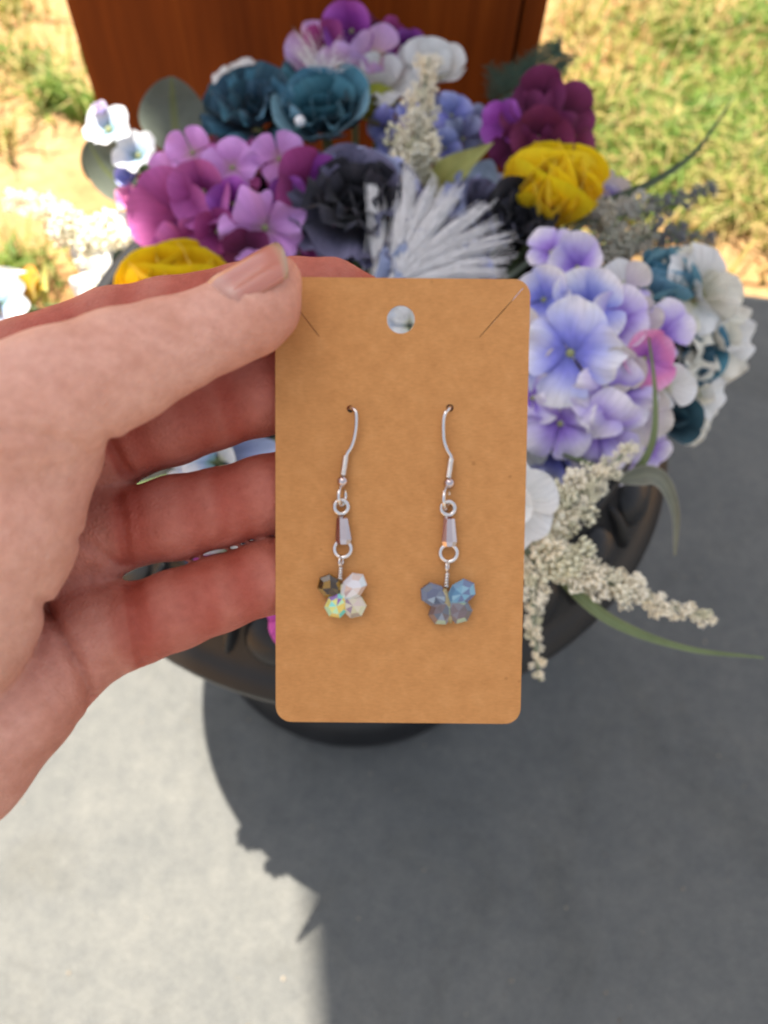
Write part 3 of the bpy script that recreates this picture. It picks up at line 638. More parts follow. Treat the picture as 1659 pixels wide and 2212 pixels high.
def spike(label, pts, wid, n, m, seed, tipm=None):
    rnd = random.Random(seed); S_ = spline(pts, 8); N = len(S_) - 1
    loc = Vector(pts[0]); t = thing('bud_spike', loc, label, 'flower spike', 'bud spikes in the urn'); L_ = Matrix.Translation(-loc)
    obj('stem', mesh_of(*tube(S_ , [.0022 * (1 - .7 * i / N) for i in range(N + 1)], 6)), GREY_STEM, t, L_)
    q = FOAM + Vector(((loc.x - FOAM.x) * .3, (loc.y - FOAM.y) * .3, 0))
    obj('stem', mesh_of(*tube(spline([loc, loc * .5 + q * .5 + Vector((0, 0, .01)), q], 5), .0022, 6)), GREY_STEM, t, L_)
    for i in range(n):
        v = (i + .5) / n; x = v * N; k = min(int(x), N - 1); p = S_[k].lerp(S_[k + 1], x - k); tg = (S_[k + 1] - S_[k]).normalized()
        ww = wid * (1 - .72 * v ** 1.3) * rnd.uniform(.62, 1.15); a = i * 2.4 + rnd.uniform(-.3, .3)
        o1 = tg.orthogonal().normalized(); o2 = tg.cross(o1); off = (o1 * math.cos(a) + o2 * math.sin(a)) * ww * .62
        d = (off.normalized() + tg * .9).normalized(); sc = ww * rnd.uniform(.34, .54) if v < .93 else ww * .7
        mm = tipm if (tipm and v > .5) else m
        obj('bud_cluster', rnd.choice(CL), mm, t, Matrix.Translation(p + off - loc) @ frame_to(d, rnd.uniform(0, 6)) @ Matrix.Diagonal((sc, sc, sc * rnd.uniform(1.1, 1.5), 1)))
    return t
p = [at_y(885, 395, .43), at_y(898, 310, .445), at_y(912, 220, .455), at_y(928, 125, .465)]
spike('upright cream bud spike standing in the middle of the bouquet', p, px2m(58, p[0]), 46, BUD, 1)
p = [at_y(255, 560, .40), at_y(190, 510, .41), at_y(115, 465, .42), at_y(22, 425, .43)]
spike('sunlit cream bud spike pointing out over the sandy soil', p, px2m(62, p[0]), 44, BUD, 2)
p = [at_y(230, 640, .37), at_y(205, 590, .385), at_y(185, 540, .40)]
spike('short cream bud spike hanging behind the index finger', p, px2m(34, p[0]), 18, BUD, 22)
p = [at_y(1265, 480, .415), at_y(1350, 462, .42), at_y(1450, 440, .43), at_y(1548, 402, .44)]
spike('grey cream bud spike right of the yellow ranunculus, upper one', p, px2m(40, p[0]), 40, BUDG, 3, BUDS)
p = [at_y(1290, 540, .40), at_y(1370, 520, .405), at_y(1450, 505, .41), at_y(1545, 518, .415)]
spike('grey cream bud spike right of the yellow ranunculus, lower one', p, px2m(50, p[0]), 40, BUDG, 4, BUDS)
p = [at_z(1160, 1150, 0.37), at_z(1215, 1105, 0.375), at_z(1285, 1040, 0.385), at_z(1366, 962, 0.4)]
spike('cream bud spike leaning up over the black urn rim', p, px2m(62, p[0]), 40, BUD, 5)
p = [at_z(1150, 1200, 0.37), at_z(1270, 1235, 0.37), at_z(1400, 1295, 0.365), at_z(1538, 1338, 0.36)]
spike('cream bud spike stretching out over the grey slab', p, px2m(58, p[0]), 54, BUD, 6)
p = [at_z(1150, 1195, 0.37), at_z(1152, 1290, 0.365), at_z(1155, 1380, 0.36), at_z(1166, 1470, 0.345)]
spike('cream bud spike hanging straight down along the card edge', p, px2m(40, p[0]), 34, BUD, 8)
p = [at_z(460, 1230, 0.37), at_z(540, 1190, 0.38), at_z(640, 1150, 0.385)]
spike('cream bud spike glimpsed between ring and little finger', p, px2m(28, p[0]), 16, BUD, 9)

# ------------------------------------------------------------------ white tassel, bristles, fern
FIB = m_plain('white_fibre', (.94, .92, .90), .5, 0, .05, 300)
def bristles(name, label, cat, base, tips, n, rad, spread, seed, m, root=True):
    rnd = random.Random(seed); loc = base.copy(); t = thing(name, loc, label, cat, 'tassels in the urn'); parts = []
    for i in range(n):
        a = rnd.random() * (len(tips) - 1); k = int(a); tp = tips[k].lerp(tips[k + 1], a - k) if rnd.random() < .08 else tips[rnd.randrange(len(tips))].copy()
        j = Vector((rnd.gauss(0, 1), rnd.gauss(0, 1), rnd.gauss(0, 1))) * spread
        tp = base + (tp - base) * rnd.uniform(.78, 1.04) + j
        b0 = base + Vector((rnd.gauss(0, 1), rnd.gauss(0, 1), rnd.gauss(0, 1))) * .0025
        md = (b0 + tp) / 2 + Vector((0, 0, .006)) + j * .3
        parts.append(tube(spline([b0 - loc, md - loc, tp - loc], 3), [rad, rad, rad, rad, rad, rad * .8, rad * .5], 3, False))
    o = obj('fibre_fan', mesh_of(*join(parts)), m, t); o['kind'] = 'stuff'
    q = FOAM + Vector(((loc.x - FOAM.x) * .35, (loc.y - FOAM.y) * .35, 0))
    obj('stem', mesh_of(*tube(spline([loc, loc * .5 + q * .5, q], 4), .002, 6)), STEM, t, Matrix.Translation(-loc))
b0 = at_y(850, 625, .33)
bristles('fibre_tassel', 'fanned white fibre tassel rising behind the card top', 'tassel', b0,
         [at_y(x, y, Y) for x, y, Y in [(876, 362, .40), (890, 372, .40), (942, 385, .395), (965, 415, .39), (1000, 400, .39), (1050, 445, .38), (1075, 480, .375), (1100, 520, .365), (1110, 560, .355), (1095, 590, .345), (1030, 500, .375)]],
         640, .00026, .0019, 5, FIB)
b0 = at_y(822, 600, .34)
bristles('fibre_tassel', 'narrow bundle of white fibres standing left of the fanned tassel', 'tassel', b0, [at_y(x, y, .40) for x, y in [(798, 352), (806, 360), (820, 372)]], 170, .0002, .0016, 15, FIB)
b0 = at_y(700, 195, .50)
bristles('fibre_tassel', 'wispy pinkish white fibres in front of the topmost hydrangea', 'tassel', b0,
         [at_y(x, y, Y) for x, y, Y in [(640, 95, .51), (655, 80, .51), (670, 110, .51), (700, 120, .51), (740, 115, .51), (770, 140, .5), (800, 160, .5)]], 150, .00015, .004, 6, FIB)
b0 = at_y(528, 185, .52)
bristles('fibre_tassel', 'few wispy fibres over the small white lilac bloom', 'tassel', b0, [at_y(x, y, .53) for x, y in [(498, 150), (510, 145), (520, 150)]], 24, .00014, .003, 7, FIB)
# fern
fb = at_y(1050, 235, .52); ft = at_y(1215, 112, .56)
fern = thing('fern_sprig', fb, 'feathery dark green fern sprig crossing the column edge', 'leaf', 'leaves and blades in the urn')
FERN = m_plain('fern_green', (.045, .085, .05), .6, 0, .25, 200); rnd = random.Random(2)
S_ = spline([fb, fb.lerp(ft, .5) + Vector((0, 0, -.004)), ft], 10)
obj('stem', mesh_of(*tube([s - fb for s in S_], .0011, 6)), FERN, fern)
q = FOAM + Vector((.03, .05, 0)); obj('stem', mesh_of(*tube([s - fb for s in spline([fb, fb * .5 + q * .5, q], 4)], .0014, 6)), FERN, fern)
fr = []
for i in range(1, len(S_) - 1):
    tg = (S_[i + 1] - S_[i - 1]).normalized(); v = i / len(S_)
    for sgn in (-1, 1):
        for kk in range(2):
            d = (tg.cross(toward_cam(S_[i])).normalized() * sgn + tg * .5).normalized(); ln = .024 * (1 - .7 * v) * rnd.uniform(.7, 1.2)
            p0 = S_[i] - fb + tg * kk * .002; parts = [tube([p0, p0 + d * ln * .5 + Vector((0, 0, .001)), p0 + d * ln], [.0004, .00035, .0002], 4)]
            for z in range(7):
                pp = p0 + d * ln * (z + 1) / 8
                for s2 in (-1, 1):
                    dd = (d * .7 + tg * s2 * .8 + Vector((rnd.uniform(-.3, .3),) * 3)).normalized(); parts.append(tube([pp, pp + dd * .006], [.00042, .0002], 3))
            obj('frond', mesh_of(*join(parts)), FERN, fern)
# pistil of the teal peony pair
t = thing('stamen', sp0, 'white stamen on a pale stalk between the two teal peonies', 'stamen', 'artificial flowers in the urn')
pt = at_y(648, 262, .452) - sp0
obj('stalk', mesh_of(*tube([Vector((0, 0, 0)), pt * .5, pt], .0012, 6)), PM['whiteblue'], t); obj('anther', mesh_of(*ball(pt, .0035, 8, 6)), FIB, t)

# ------------------------------------------------------------------ earring card
TL, TR = at_d(592, 600, .1540), at_d(1143, 601, .1540)
BL, BR = at_d(598, 1557, .1610), at_d(1127, 1566, .1610)
CC = (TL + TR + BL + BR) / 4
cx_ = ((TR + BR) - (TL + BL)).normalized(); cy_ = (TL + TR) - (BL + BR); cy_ = (cy_ - cx_ * cy_.dot(cx_)).normalized(); cn_ = cx_.cross(cy_)
CARD = Matrix((cx_, cy_, cn_)).transposed().to_4x4(); CARD.translation = CC
CARDI = CARD.inverted()
def on_card(px, py, lift=0.0):       # card-local point (lift towards the camera, metres)
    q = ray(px, py); t = (CC - CPOS).dot(cn_) / q.dot(cn_); l = CARDI @ (CPOS + q * t); l.z = lift; return l
def m_kraft():
    m, n, b = mat('kraft_board'); tc = node(n, 'ShaderNodeTexCoord'); o = tc.outputs['Object']
    a = noise(n, 260, 5, .65, o); f = noise(n, 1500, 3, .7, o); mp = node(n, 'ShaderNodeMapping'); mp.inputs['Scale'].default_value = (1, 4.5, 1); n.links.new(o, mp.inputs[0])
    g = noise(n, 700, 4, .6, mp.outputs[0], .5)
    c = ramp(n, [(.25, (.50, .222, .068)), (.55, (.57, .262, .084)), (.8, (.62, .30, .106))], a.outputs[0])
    r1 = ramp(n, [(.3, (.86, .85, .83)), (.65, (1.04, 1.04, 1.04))], g.outputs[0]); col = mix(n, c.outputs[0], r1.outputs[0], .8, 'MULTIPLY')
    v = node(n, 'ShaderNodeTexVoronoi'); v.inputs['Scale'].default_value = 130; n.links.new(o, v.inputs['Vector'])
    s = ramp(n, [(.035, (.45, .38, .32)), (.07, (1, 1, 1))], v.outputs['Distance']); col = mix(n, col, s.outputs[0], .35, 'MULTIPLY')
    n.links.new(col, b.inputs['Base Color']); b.inputs['Roughness'].default_value = .78; b.inputs['Specular IOR Level'].default_value = .3
    bump(n, b, g.outputs[0], .25, .0001); return m
def rr_loop(w, h, r, seg=8):
    out = []
    for (sx, sy, a0) in ((1, 1, 0), (-1, 1, 90), (-1, -1, 180), (1, -1, 270)):
        for k in range(seg + 1):
            a = R(a0 + 90 * k / seg); out.append((sx * (w / 2 - r) + r * math.cos(a), sy * (h / 2 - r) + r * math.sin(a)))
    return out
cw = ((TR - TL).length + (BR - BL).length) / 2; ch = ((TL - BL).length + (TR - BR).length) / 2
loops = [rr_loop(cw, ch, .0033)]
def circ(c, r, n=24): return [(c.x + r * math.cos(2 * math.pi * k / n), c.y + r * math.sin(2 * math.pi * k / n)) for k in range(n)]
loops.append(circ(on_card(866, 690), .0028, 32))
for c in ((757, 883), (972, 881)): loops.append(circ(on_card(*c), .00075, 14))
for a, b_ in (((640, 663), (690, 727)), ((1131, 621), (1036, 728))):
    a, b_ = on_card(*a), on_card(*b_); d = (b_ - a).normalized(); s = Vector((-d.y, d.x, 0)) * .00006
    loops.append([(q.x, q.y) for q in (a + s, a.lerp(b_, .5) + s * 1.3, b_ + s, b_ - s, a.lerp(b_, .5) - s * 1.3, a - s)])
bm = bmesh.new()
for lp in loops:
    vs = [bm.verts.new((x, y, 0)) for x, y in lp]
    for i in range(len(vs)): bm.edges.new((vs[i], vs[(i + 1) % len(vs)]))
bmesh.ops.triangle_fill(bm, use_beauty=True, use_dissolve=False, edges=bm.edges[:])
bmesh.ops.recalc_face_normals(bm, faces=bm.faces[:])
if bm.faces[0].normal.z < 0:
    for f in bm.faces: f.normal_flip()
ex = bmesh.ops.extrude_face_region(bm, geom=bm.faces[:])
for v in ex['geom']:
    if isinstance(v, bmesh.types.BMVert): v.co.z -= .00055
bmesh.ops.recalc_face_normals(bm, faces=bm.faces[:])
me = bpy.data.meshes.new('m'); bm.to_mesh(me); bm.free()
card = obj('earring_card', me, m_kraft()); card.matrix_world = CARD
tag(card, 'brown kraft earring card with round hanging hole held by the thumb', 'card')

# ------------------------------------------------------------------ earrings
SIL = m_plain('silver_metal', (.74, .70, .66), .13, 1.0, .05, 500)
SIL2 = m_plain('polished_silver', (.58, .48, .46), .10, 1.0, .05, 300)
def m_gem(name, cols, trans=.3, film=0, rough=.04):
    m, n, b = mat(name); a = node(n, 'ShaderNodeAttribute', attribute_name='facet')
    c = ramp(n, [(i / len(cols), k) for i, k in enumerate(cols)], a.outputs['Fac']); c.color_ramp.interpolation = 'CONSTANT'; n.links.new(c.outputs[0], b.inputs['Base Color'])
    b.inputs['Roughness'].default_value = rough; b.inputs['Transmission Weight'].default_value = trans; b.inputs['IOR'].default_value = 1.56
    b.inputs['Coat Weight'].default_value = .6; b.inputs['Coat Roughness'].default_value = .02
    b.inputs['Thin Film Thickness'].default_value = film; b.inputs['Thin Film IOR'].default_value = 1.8; return m
G = {'amber': m_gem('amber_facet', [(.05, .025, .003), (.10, .05, .004), (.38, .20, .01), (.06, .03, .004), (.16, .10, .02)], .25), 'opal': m_gem('opal_facet', [(.95, .95, 1), (.90, .62, .50), (.62, .42, .40), (.98, .90, .86), (.95, .80, .72), (.85, .88, .98)], .3, 400),
     'rain': m_gem('rainbow_facet', [(.20, .72, .62), (.32, .12, .45), (.90, .42, .05), (.85, .80, .25), (.30, .80, .75), (.92, .62, .12), (.60, .85, .50)], .12, 380), 'pale': m_gem('pale_yellow_facet', [(.95, .92, .65), (.42, .32, .38), (.92, .80, .70), (.55, .38, .34), (.85, .85, .45)], .4, 420),
     'slate': m_gem('slate_facet', [(.18, .20, .30), (.33, .32, .40), (.12, .14, .19), (.26, .30, .38), (.45, .55, .62)], .4), 'blue': m_gem('blue_facet', [(.14, .32, .50), (.26, .52, .66), (.18, .24, .40), (.35, .60, .72), (.20, .42, .58)], .35),
     'smoke': m_gem('smoke_facet', [(.24, .18, .17), (.34, .30, .32), (.20, .22, .26), (.42, .46, .52), (.62, .74, .48), (.28, .20, .20)], .45), 'gold': m_gem('gold_facet', [(.45, .36, .16), (.60, .58, .30)], .3)}
def gem_wing(c, rx, ry, ang, h):           # faceted drop-shaped wing (flat shaded)
    seg = 8; V, F = [], []
    rings = [(1.0, 0.0), (.95, .35), (.62, .95), (0.0, 1.0)]; M = Matrix.Rotation(ang, 4, 'Z')
    for s in (1, -1):
        for (q, z) in rings[(0 if s == 1 else 1):-1]:
            for k in range(seg):
                a = 2 * math.pi * k / seg; V.append(Vector(c) + (M @ Vector((q * rx * math.cos(a) * (1 + .10 * math.cos(a)), q * ry * math.sin(a) * (1 + .30 * math.cos(a)), s * z * h))))
    V.append(Vector(c) + (M @ Vector((.1 * rx, 0, h)))); V.append(Vector(c) + (M @ Vector((-.1 * rx, 0, -h)))); t, bt = len(V) - 2, len(V) - 1
    def q4(a, b_): return [(a * seg + k, a * seg + (k + 1) % seg, b_ * seg + (k + 1) % seg, b_ * seg + k) for k in range(seg)]
    F = q4(0, 1) + q4(1, 2) + [(2 * seg + k, 2 * seg + (k + 1) % seg, t) for k in range(seg)]
    F += [tuple(reversed(f)) for f in q4(0, 3) + q4(3, 4)] + [(4 * seg + (k + 1) % seg, 4 * seg + k, bt) for k in range(seg)]
    me = mesh_of(V, F, False); rr_ = random.Random(int(rx * 1e7) + int(ang * 50)); fa_ = me.attributes.new('facet', 'FLOAT', 'FACE'); fa_.data.foreach_set('value', [rr_.random() for _ in me.polygons]); return me
MM = .001
def earring(label, wire, coil, ballp, loop, ring1, bail, ring2, pin, wings, spine, spmat):
    t = bpy.data.objects.new('earring', None); COL.objects.link(t); tag(t, label, 'earring', 'pair of earrings on the card'); t.empty_display_size = .005
    base = on_card(*wire[0][:2]); t.matrix_basis = CARD @ Matrix.Translation(base); L_ = Matrix.Translation(-base)
    def add(name, vf, m, par=t): return obj(name, mesh_of(*vf), m, par, L_ if par is t else None)
    add('hook_wire', tube(spline([on_card(x, y, z * MM) for x, y, z in wire], 8), .00041, 10), SIL)
    a, b_ = on_card(*coil[0], 1.1 * MM), on_card(*coil[1], 1.5 * MM); ps = []; turns = 13; ax = (b_ - a).normalized(); o1 = ax.orthogonal().normalized(); o2 = ax.cross(o1)
    for i in range(turns * 10 + 1):
        th = i / 10 * 2 * math.pi; ps.append(a.lerp(b_, i / (turns * 10)) + (o1 * math.cos(th) + o2 * math.sin(th)) * .00058)
    add('coil', tube(ps, .00019, 6), SIL); add('coil_core', tube([a, b_], .00045, 8), SIL)
    add('round_bead', ball(on_card(*ballp, 1.6 * MM), .00118, 18, 12), SIL2)
    lc = on_card(loop[0], (loop[1] + loop[2]) / 2, 1.6 * MM); h = (on_card(loop[0], loop[1]) - on_card(loop[0], loop[2])).length / 2
    V, F = torus((0, 0, 0), h, .0004, Vector((1, .0, .35)), 26, 8); add('wire_loop', ([v + lc for v in V], F), SIL)
    add('top_ring', torus(on_card(*ring1[:2], 1.1 * MM), .00138, .00048, Vector((.12, .05, 1)), 28, 10), SIL)
    (x0, y0, w0), (x1, y1, w1) = bail; k = .154 / FPX; ps = []
    V, F = [], []; seg = 8
    for (c, wd, th) in ((on_card(x0, y0, 1.2 * MM), w0 * k * .36, .7), (on_card(x0, y0 + 4, 1.2 * MM), w0 * k * .5, .8), (on_card(x1, y1 - 10, 1.4 * MM), w1 * k * .5, .75), (on_card(x1, y1, 1.4 * MM), w1 * k * .4, .7)):
        for q in range(seg):
            a_ = 2 * math.pi * (q + .5) / seg; V.append(c + Vector((math.cos(a_) * wd, 0, math.sin(a_) * wd * th)))
    for i in range(3):
        for q in range(seg): F.append((i * seg + q, i * seg + (q + 1) % seg, (i + 1) * seg + (q + 1) % seg, (i + 1) * seg + q))
    F += [tuple(range(seg)), tuple(reversed(range(3 * seg, 4 * seg)))]
    bo = obj('bail', mesh_of(V, F, False), SIL2, t, L_)
    add('bottom_ring', torus(on_card(*ring2[:2], 1.2 * MM), .00172, .00044, Vector((-.1, .12, 1)), 32, 10), SIL)
    a, b_ = on_card(*pin[0], 1.3 * MM), on_card(*pin[1], 1.6 * MM); m_ = a.lerp(b_, .45)
    V, F = torus((0, 0, 0), .0011, .00026, Vector((1, 0, .3)), 22, 8); ec = a.lerp(b_, .18); add('eye_loop', ([v + ec for v in V], F), SIL)
    ps = []
    for i in range(51):
        th = i / 10 * 2 * math.pi; ps.append(m_.lerp(b_, i / 50) + Vector((math.cos(th) * .00042, 0, math.sin(th) * .00042)))
    add('wire_wrap', tube(ps, .0002, 6), SIL); add('pin_core', tube([ec, b_], .0003, 6), SIL)
    s0, s1 = on_card(*spine[0], 1.9 * MM), on_card(*spine[1], 1.7 * MM)
    bd_ = add('butterfly_bead', tube([s0, s0.lerp(s1, .35), s0.lerp(s1, .8), s1], [.0005, .0009, .0008, .0004], 8), spmat)
    for (x, y, rx, ry, an, h_, mm) in wings:
        c = on_card(x, y, (h_ + .35) * MM)
        obj('wing', gem_wing(c, rx * k, ry * k, R(an), h_ * MM), G[mm], bd_)
    return t
earring('silver earring with rainbow clear butterfly bead, the one nearer the fingers',
        [(757, 882, -1.5), (757.5, 882, .1), (762, 883, 1.0), (769, 890, 1.5), (770.5, 905, 1.6), (769.5, 925, 1.5), (766, 946, 1.3), (760, 965, 1.1), (751, 980, 1.0), (747, 990, 1.1)],
        ((748, 984), (742, 1026)), (741, 1039), (740, 1050, 1090), (738, 1094), ((740, 1114, 26), (743, 1173, 38)), (741, 1184), ((738, 1203), (735, 1249)),
        [(718, 1268, 33, 25, 140, 1.0, 'amber'), (761, 1268, 37, 25, 52, 1.5, 'opal'), (731, 1301, 31, 26, -125, 1.4, 'rain'), (761, 1300, 33, 27, -52, 1.25, 'pale')], ((742, 1258), (748, 1318)), G['pale'])
earring('silver earring with slate blue butterfly bead, the one farther from the fingers',
        [(972, 880, -1.5), (972, 880, .1), (969, 884, .9), (961, 893, 1.5), (957, 908, 1.6), (956.5, 928, 1.5), (958, 951, 1.3), (965, 972, 1.1), (973, 986, 1.0), (972, 995, 1.1)],
        ((973.5, 990), (967, 1031)), (969, 1043), (963, 1052, 1098), (967, 1097), ((969, 1115, 26), (969, 1178, 36)), (968, 1193), ((966, 1212), (962, 1266)),
        [(942, 1285, 36, 26, 155, 1.2, 'slate'), (991, 1280, 37, 26, 38, 1.3, 'blue'), (954, 1315, 32, 27, -118, 1.2, 'smoke'), (987, 1312, 32, 28, -50, 1.2, 'smoke')], ((958, 1268), (972, 1342)), G['gold'])

# ------------------------------------------------------------------ hand (one continuous skin surface from a distance field)
def cmm(px, py, d): return np.array(((px - WPX / 2) / FPX * d, -(py - HPX / 2) / FPX * d, d), dtype=np.float32)
def chain(*pts): return [(cmm(x, y, d), r) for x, y, d, r in pts]
FING = [
    chain((-60, 830, 166, 10.5), (60, 785, 165, 9.4), (246, 712, 164, 8.6), (360, 683, 163.5, 7.8), (527, 655, 163, 8.0), (640, 640, 163, 7.7), (715, 640, 163, 7.5), (775, 655, 163.0, 6.4)),
    chain((185, 985, 165, 9.0), (262, 955, 164.5, 8.4), (370, 912, 165, 9.0), (455, 885, 165.2, 8.5), (560, 852, 165.6, 8.7), (680, 818, 166, 8.2), (745, 805, 168, 7.4), (785, 800, 170, 6.2)),
    chain((205, 1155, 164.5, 9.0), (285, 1139, 164, 8.2), (380, 1118, 164.6, 8.9), (470, 1097, 165.4, 8.3), (570, 1070, 166.4, 8.4), (720, 1025, 168, 7.8), (880, 985, 169, 7.4), (970, 965, 170, 6.2)),
    chain((215, 1370, 161, 9.2), (290, 1350, 162, 8.5), (380, 1317, 163, 8.3), (470, 1284, 164.4, 7.95), (580, 1245, 166.8, 7.9), (700, 1205, 168, 7.2), (800, 1172, 169, 6.8), (880, 1150, 170, 5.6)),
]
THUMB = [chain((596, 606, 146.9, 5.0), (568, 655, 146.5, 7.1), (535, 678, 145.8, 7.9), (470, 710, 144.5, 7.7), (370, 748, 142.2, 8.7), (264, 792, 139.5, 10.2), (130, 853, 136, 11.6), (-20, 925, 134, 13.5), (-190, 1050, 137, 16))]
THEN = [chain((66, 968, 142, 13.0), (-40, 1130, 139, 17.0), (-150, 1330, 140, 18.2), (-270, 1480, 145, 18))]
PALM = [
    chain((140, 850, 166, 10), (-100, 1050, 161, 14), (-330, 1330, 152, 18)),
    chain((190, 985, 166, 9.6), (60, 1060, 166, 11), (-320, 1420, 153, 18)),
    chain((205, 1155, 165, 9.6), (60, 1240, 165, 10.5), (-310, 1500, 152, 18)),
    chain((212, 1370, 161.5, 9.4), (120, 1440, 160, 10.2), (-100, 1640, 152, 14.6), (-330, 1800, 152, 19)),
    chain((40, 1520, 152, 9.5), (-120, 1600, 148, 13.5), (-330, 1700, 151, 18)),
    chain((-280, 1440, 152, 20), (-650, 1900, 156, 24), (-1150, 2500, 165, 29)),
    chain((-330, 1760, 152, 20), (-700, 2200, 156, 24), (-1150, 2650, 165, 29)),
]
CREASE = [([(92, 1298), (135, 1370), (176, 1452), (200, 1515), (222, 1545)], 1.9, 9), ([(170, 1160), (215, 1190), (250, 1215), (276, 1238)], 1.1, 7), ([(236, 945), (256, 990), (279, 1032)], 1.5, 8),
          ([(258, 1075), (268, 1150), (280, 1235)], 1.2, 8), ([(280, 1245), (290, 1330), (308, 1440)], 1.2, 8), ([(0, 925), (100, 945), (195, 970)], .9, 10), ([(425, 850), (445, 905), (462, 960)], .35, 7),
          ([(480, 840), (496, 900), (506, 950)], .3, 6), ([(462, 1010), (478, 1090), (486, 1175)], .35, 7), ([(440, 1215), (458, 1290), (470, 1355)], .35, 7), ([(205, 1330), (240, 1400), (262, 1462)], .5, 8),
          ([(415, 860), (432, 905), (446, 960)], .3, 4), ([(438, 848), (455, 900), (470, 950)], .3, 4), ([(452, 1012), (466, 1090), (474, 1180)], .3, 4), ([(470, 1008), (486, 1090), (494, 1172)], .25, 4),
          ([(428, 1222), (447, 1290), (458, 1360)], .3, 4), ([(452, 1214), (470, 1285), (482, 1350)], .25, 4), ([(290, 1060), (300, 1140), (306, 1220)], .3, 5), ([(300, 1260), (312, 1330), (326, 1425)], .3, 5),
          ([(240, 960), (268, 1005), (290, 1030)], .4, 5), ([(190, 1220), (205, 1290), (235, 1340)], .35, 6), ([(225, 1260), (240, 1330), (280, 1440)], .3, 6), ([(150, 1330), (200, 1400), (240, 1490)], .35, 6),
          ([(335, 640), (345, 690), (340, 740)], .22, 5), ([(352, 632), (364, 690), (360, 740)], .22, 5), ([(370, 626), (384, 690), (382, 735)], .2, 5), ([(120, 1180), (60, 1230), (0, 1250)], .25, 8), ([(40, 1420), (90, 1480), (120, 1560)], .3, 8),
          ([(60, 1380), (130, 1470), (170, 1570)], .25, 7), ([(140, 1010), (60, 1045), (-20, 1060)], .35, 12), ([(160, 1100), (80, 1140), (0, 1150)], .3, 12)]
def seg_d(P_, a, ra, b_, rb):
    ab = b_ - a; t = np.clip(((P_ - a) @ ab) / (ab @ ab), 0, 1)
    return np.linalg.norm(P_ - (a + t[..., None] * ab), axis=-1) - (ra + (rb - ra) * t)
def smin(a, b_, k):
    h = np.maximum(k - np.abs(a - b_), 0) / k; return np.minimum(a, b_) - h * h * k * .25
VOX = 0.8
lo = np.array((-205, -178, 108), np.float32); hi = np.array((28, 62, 198), np.float32)
dim = np.ceil((hi - lo) / VOX).astype(int)
def group_field(chains, k):
    D = np.full(dim, 20., np.float32)
    for ch_ in chains:
        Dc = np.full(dim, 20., np.float32)
        for (a, ra), (b_, rb) in zip(ch_[:-1], ch_[1:]):
            m = max(ra, rb) + 7; s0 = np.clip(((np.minimum(a, b_) - m - lo) / VOX).astype(int), 0, dim); s1 = np.clip(((np.maximum(a, b_) + m - lo) / VOX).astype(int) + 1, 0, dim)
            if (s1 <= s0).any(): continue
            ax = [lo[i] + VOX * np.arange(s0[i], s1[i], dtype=np.float32) for i in range(3)]
            P_ = np.stack(np.meshgrid(*ax, indexing='ij'), -1).astype(np.float32); d = seg_d(P_, a, ra, b_, rb)
            sl_ = tuple(slice(s0[i], s1[i]) for i in range(3)); Dc[sl_] = smin(Dc[sl_], d, 2.0)
        D = smin(D, Dc, k) if k > 0 else np.minimum(D, Dc)
    return D
D = smin(group_field(PALM, 7.0), group_field(FING, 0), 3.0)
D2 = smin(group_field(THEN, 5.0), group_field(THUMB, 3.0), 3.0)
D = smin(D, D2, 1.4)
# creases pressed into the palm side
gx = lo[0] + VOX * np.arange(dim[0]); gy = lo[1] + VOX * np.arange(dim[1]); gz = lo[2] + VOX * np.arange(dim[2])
near = np.argwhere(np.abs(D) < 4); NP = np.stack((gx[near[:, 0]], gy[near[:, 1]], gz[near[:, 2]]), -1)
PX = NP[:, 0] / NP[:, 2] * FPX + WPX / 2; PY = -NP[:, 1] / NP[:, 2] * FPX + HPX / 2; add_ = np.zeros(len(near), np.float32)
for pl, dp, sg in CREASE:
    best = np.full(len(near), 1e9)
    pl = [np.array(q, float) for q in pl]; Q = np.stack((PX, PY), -1)
    for a, b_ in zip(pl[:-1], pl[1:]):
        ab = b_ - a; t = np.clip(((Q - a) @ ab) / (ab @ ab), 0, 1); best = np.minimum(best, np.linalg.norm(Q - (a + t[:, None] * ab), axis=1))
    add_ += dp * np.exp(-best ** 2 / (2 * sg * sg)) * (NP[:, 2] < 161)
D[near[:, 0], near[:, 1], near[:, 2]] += add_
fg = openvdb.FloatGrid(background=5.0); fg.copyFromArray(np.clip(D, -5, 5).astype(np.float32)); fg.transform = openvdb.createLinearTransform(voxelSize=VOX)
pts, tri, quad = fg.convertToPolygons(isovalue=0.0, adaptivity=0.0)
pts = np.asarray(pts) + lo
for _ in range(2):                       # light smoothing of voxel steps
    acc = np.zeros_like(pts); cnt = np.zeros(len(pts))
    for i in range(4):
        a, b_ = quad[:, i], quad[:, (i + 1) % 4]; np.add.at(acc, a, pts[b_]); np.add.at(acc, b_, pts[a]); np.add.at(cnt, a, 1); np.add.at(cnt, b_, 1)
    pts = pts * .45 + .55 * acc / np.maximum(cnt, 1)[:, None]
Bm = np.array((rt, up, fw)); W = (pts / 1000.0) @ Bm + np.array(CPOS)
quad = np.asarray(quad)[:, ::-1]
me = bpy.data.meshes.new('hand'); me.from_pydata(W.tolist(), [], quad.tolist()); me.polygons.foreach_set('use_smooth', [True] * len(me.polygons))
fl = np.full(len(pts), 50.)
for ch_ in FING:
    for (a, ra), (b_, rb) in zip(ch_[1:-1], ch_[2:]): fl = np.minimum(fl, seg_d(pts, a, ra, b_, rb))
flush_shade = np.clip(1 - fl / 2.5, 0, 1); palmish = np.clip((pts[:, 2] - 134) / 24, 0, 1) * .65  # natural redness plus shade painted into the fingers and deeper palm
fa = me.attributes.new('flush_shade', 'FLOAT', 'POINT'); fa.data.foreach_set('value', np.maximum(flush_shade, palmish).astype(np.float32))
me.update()
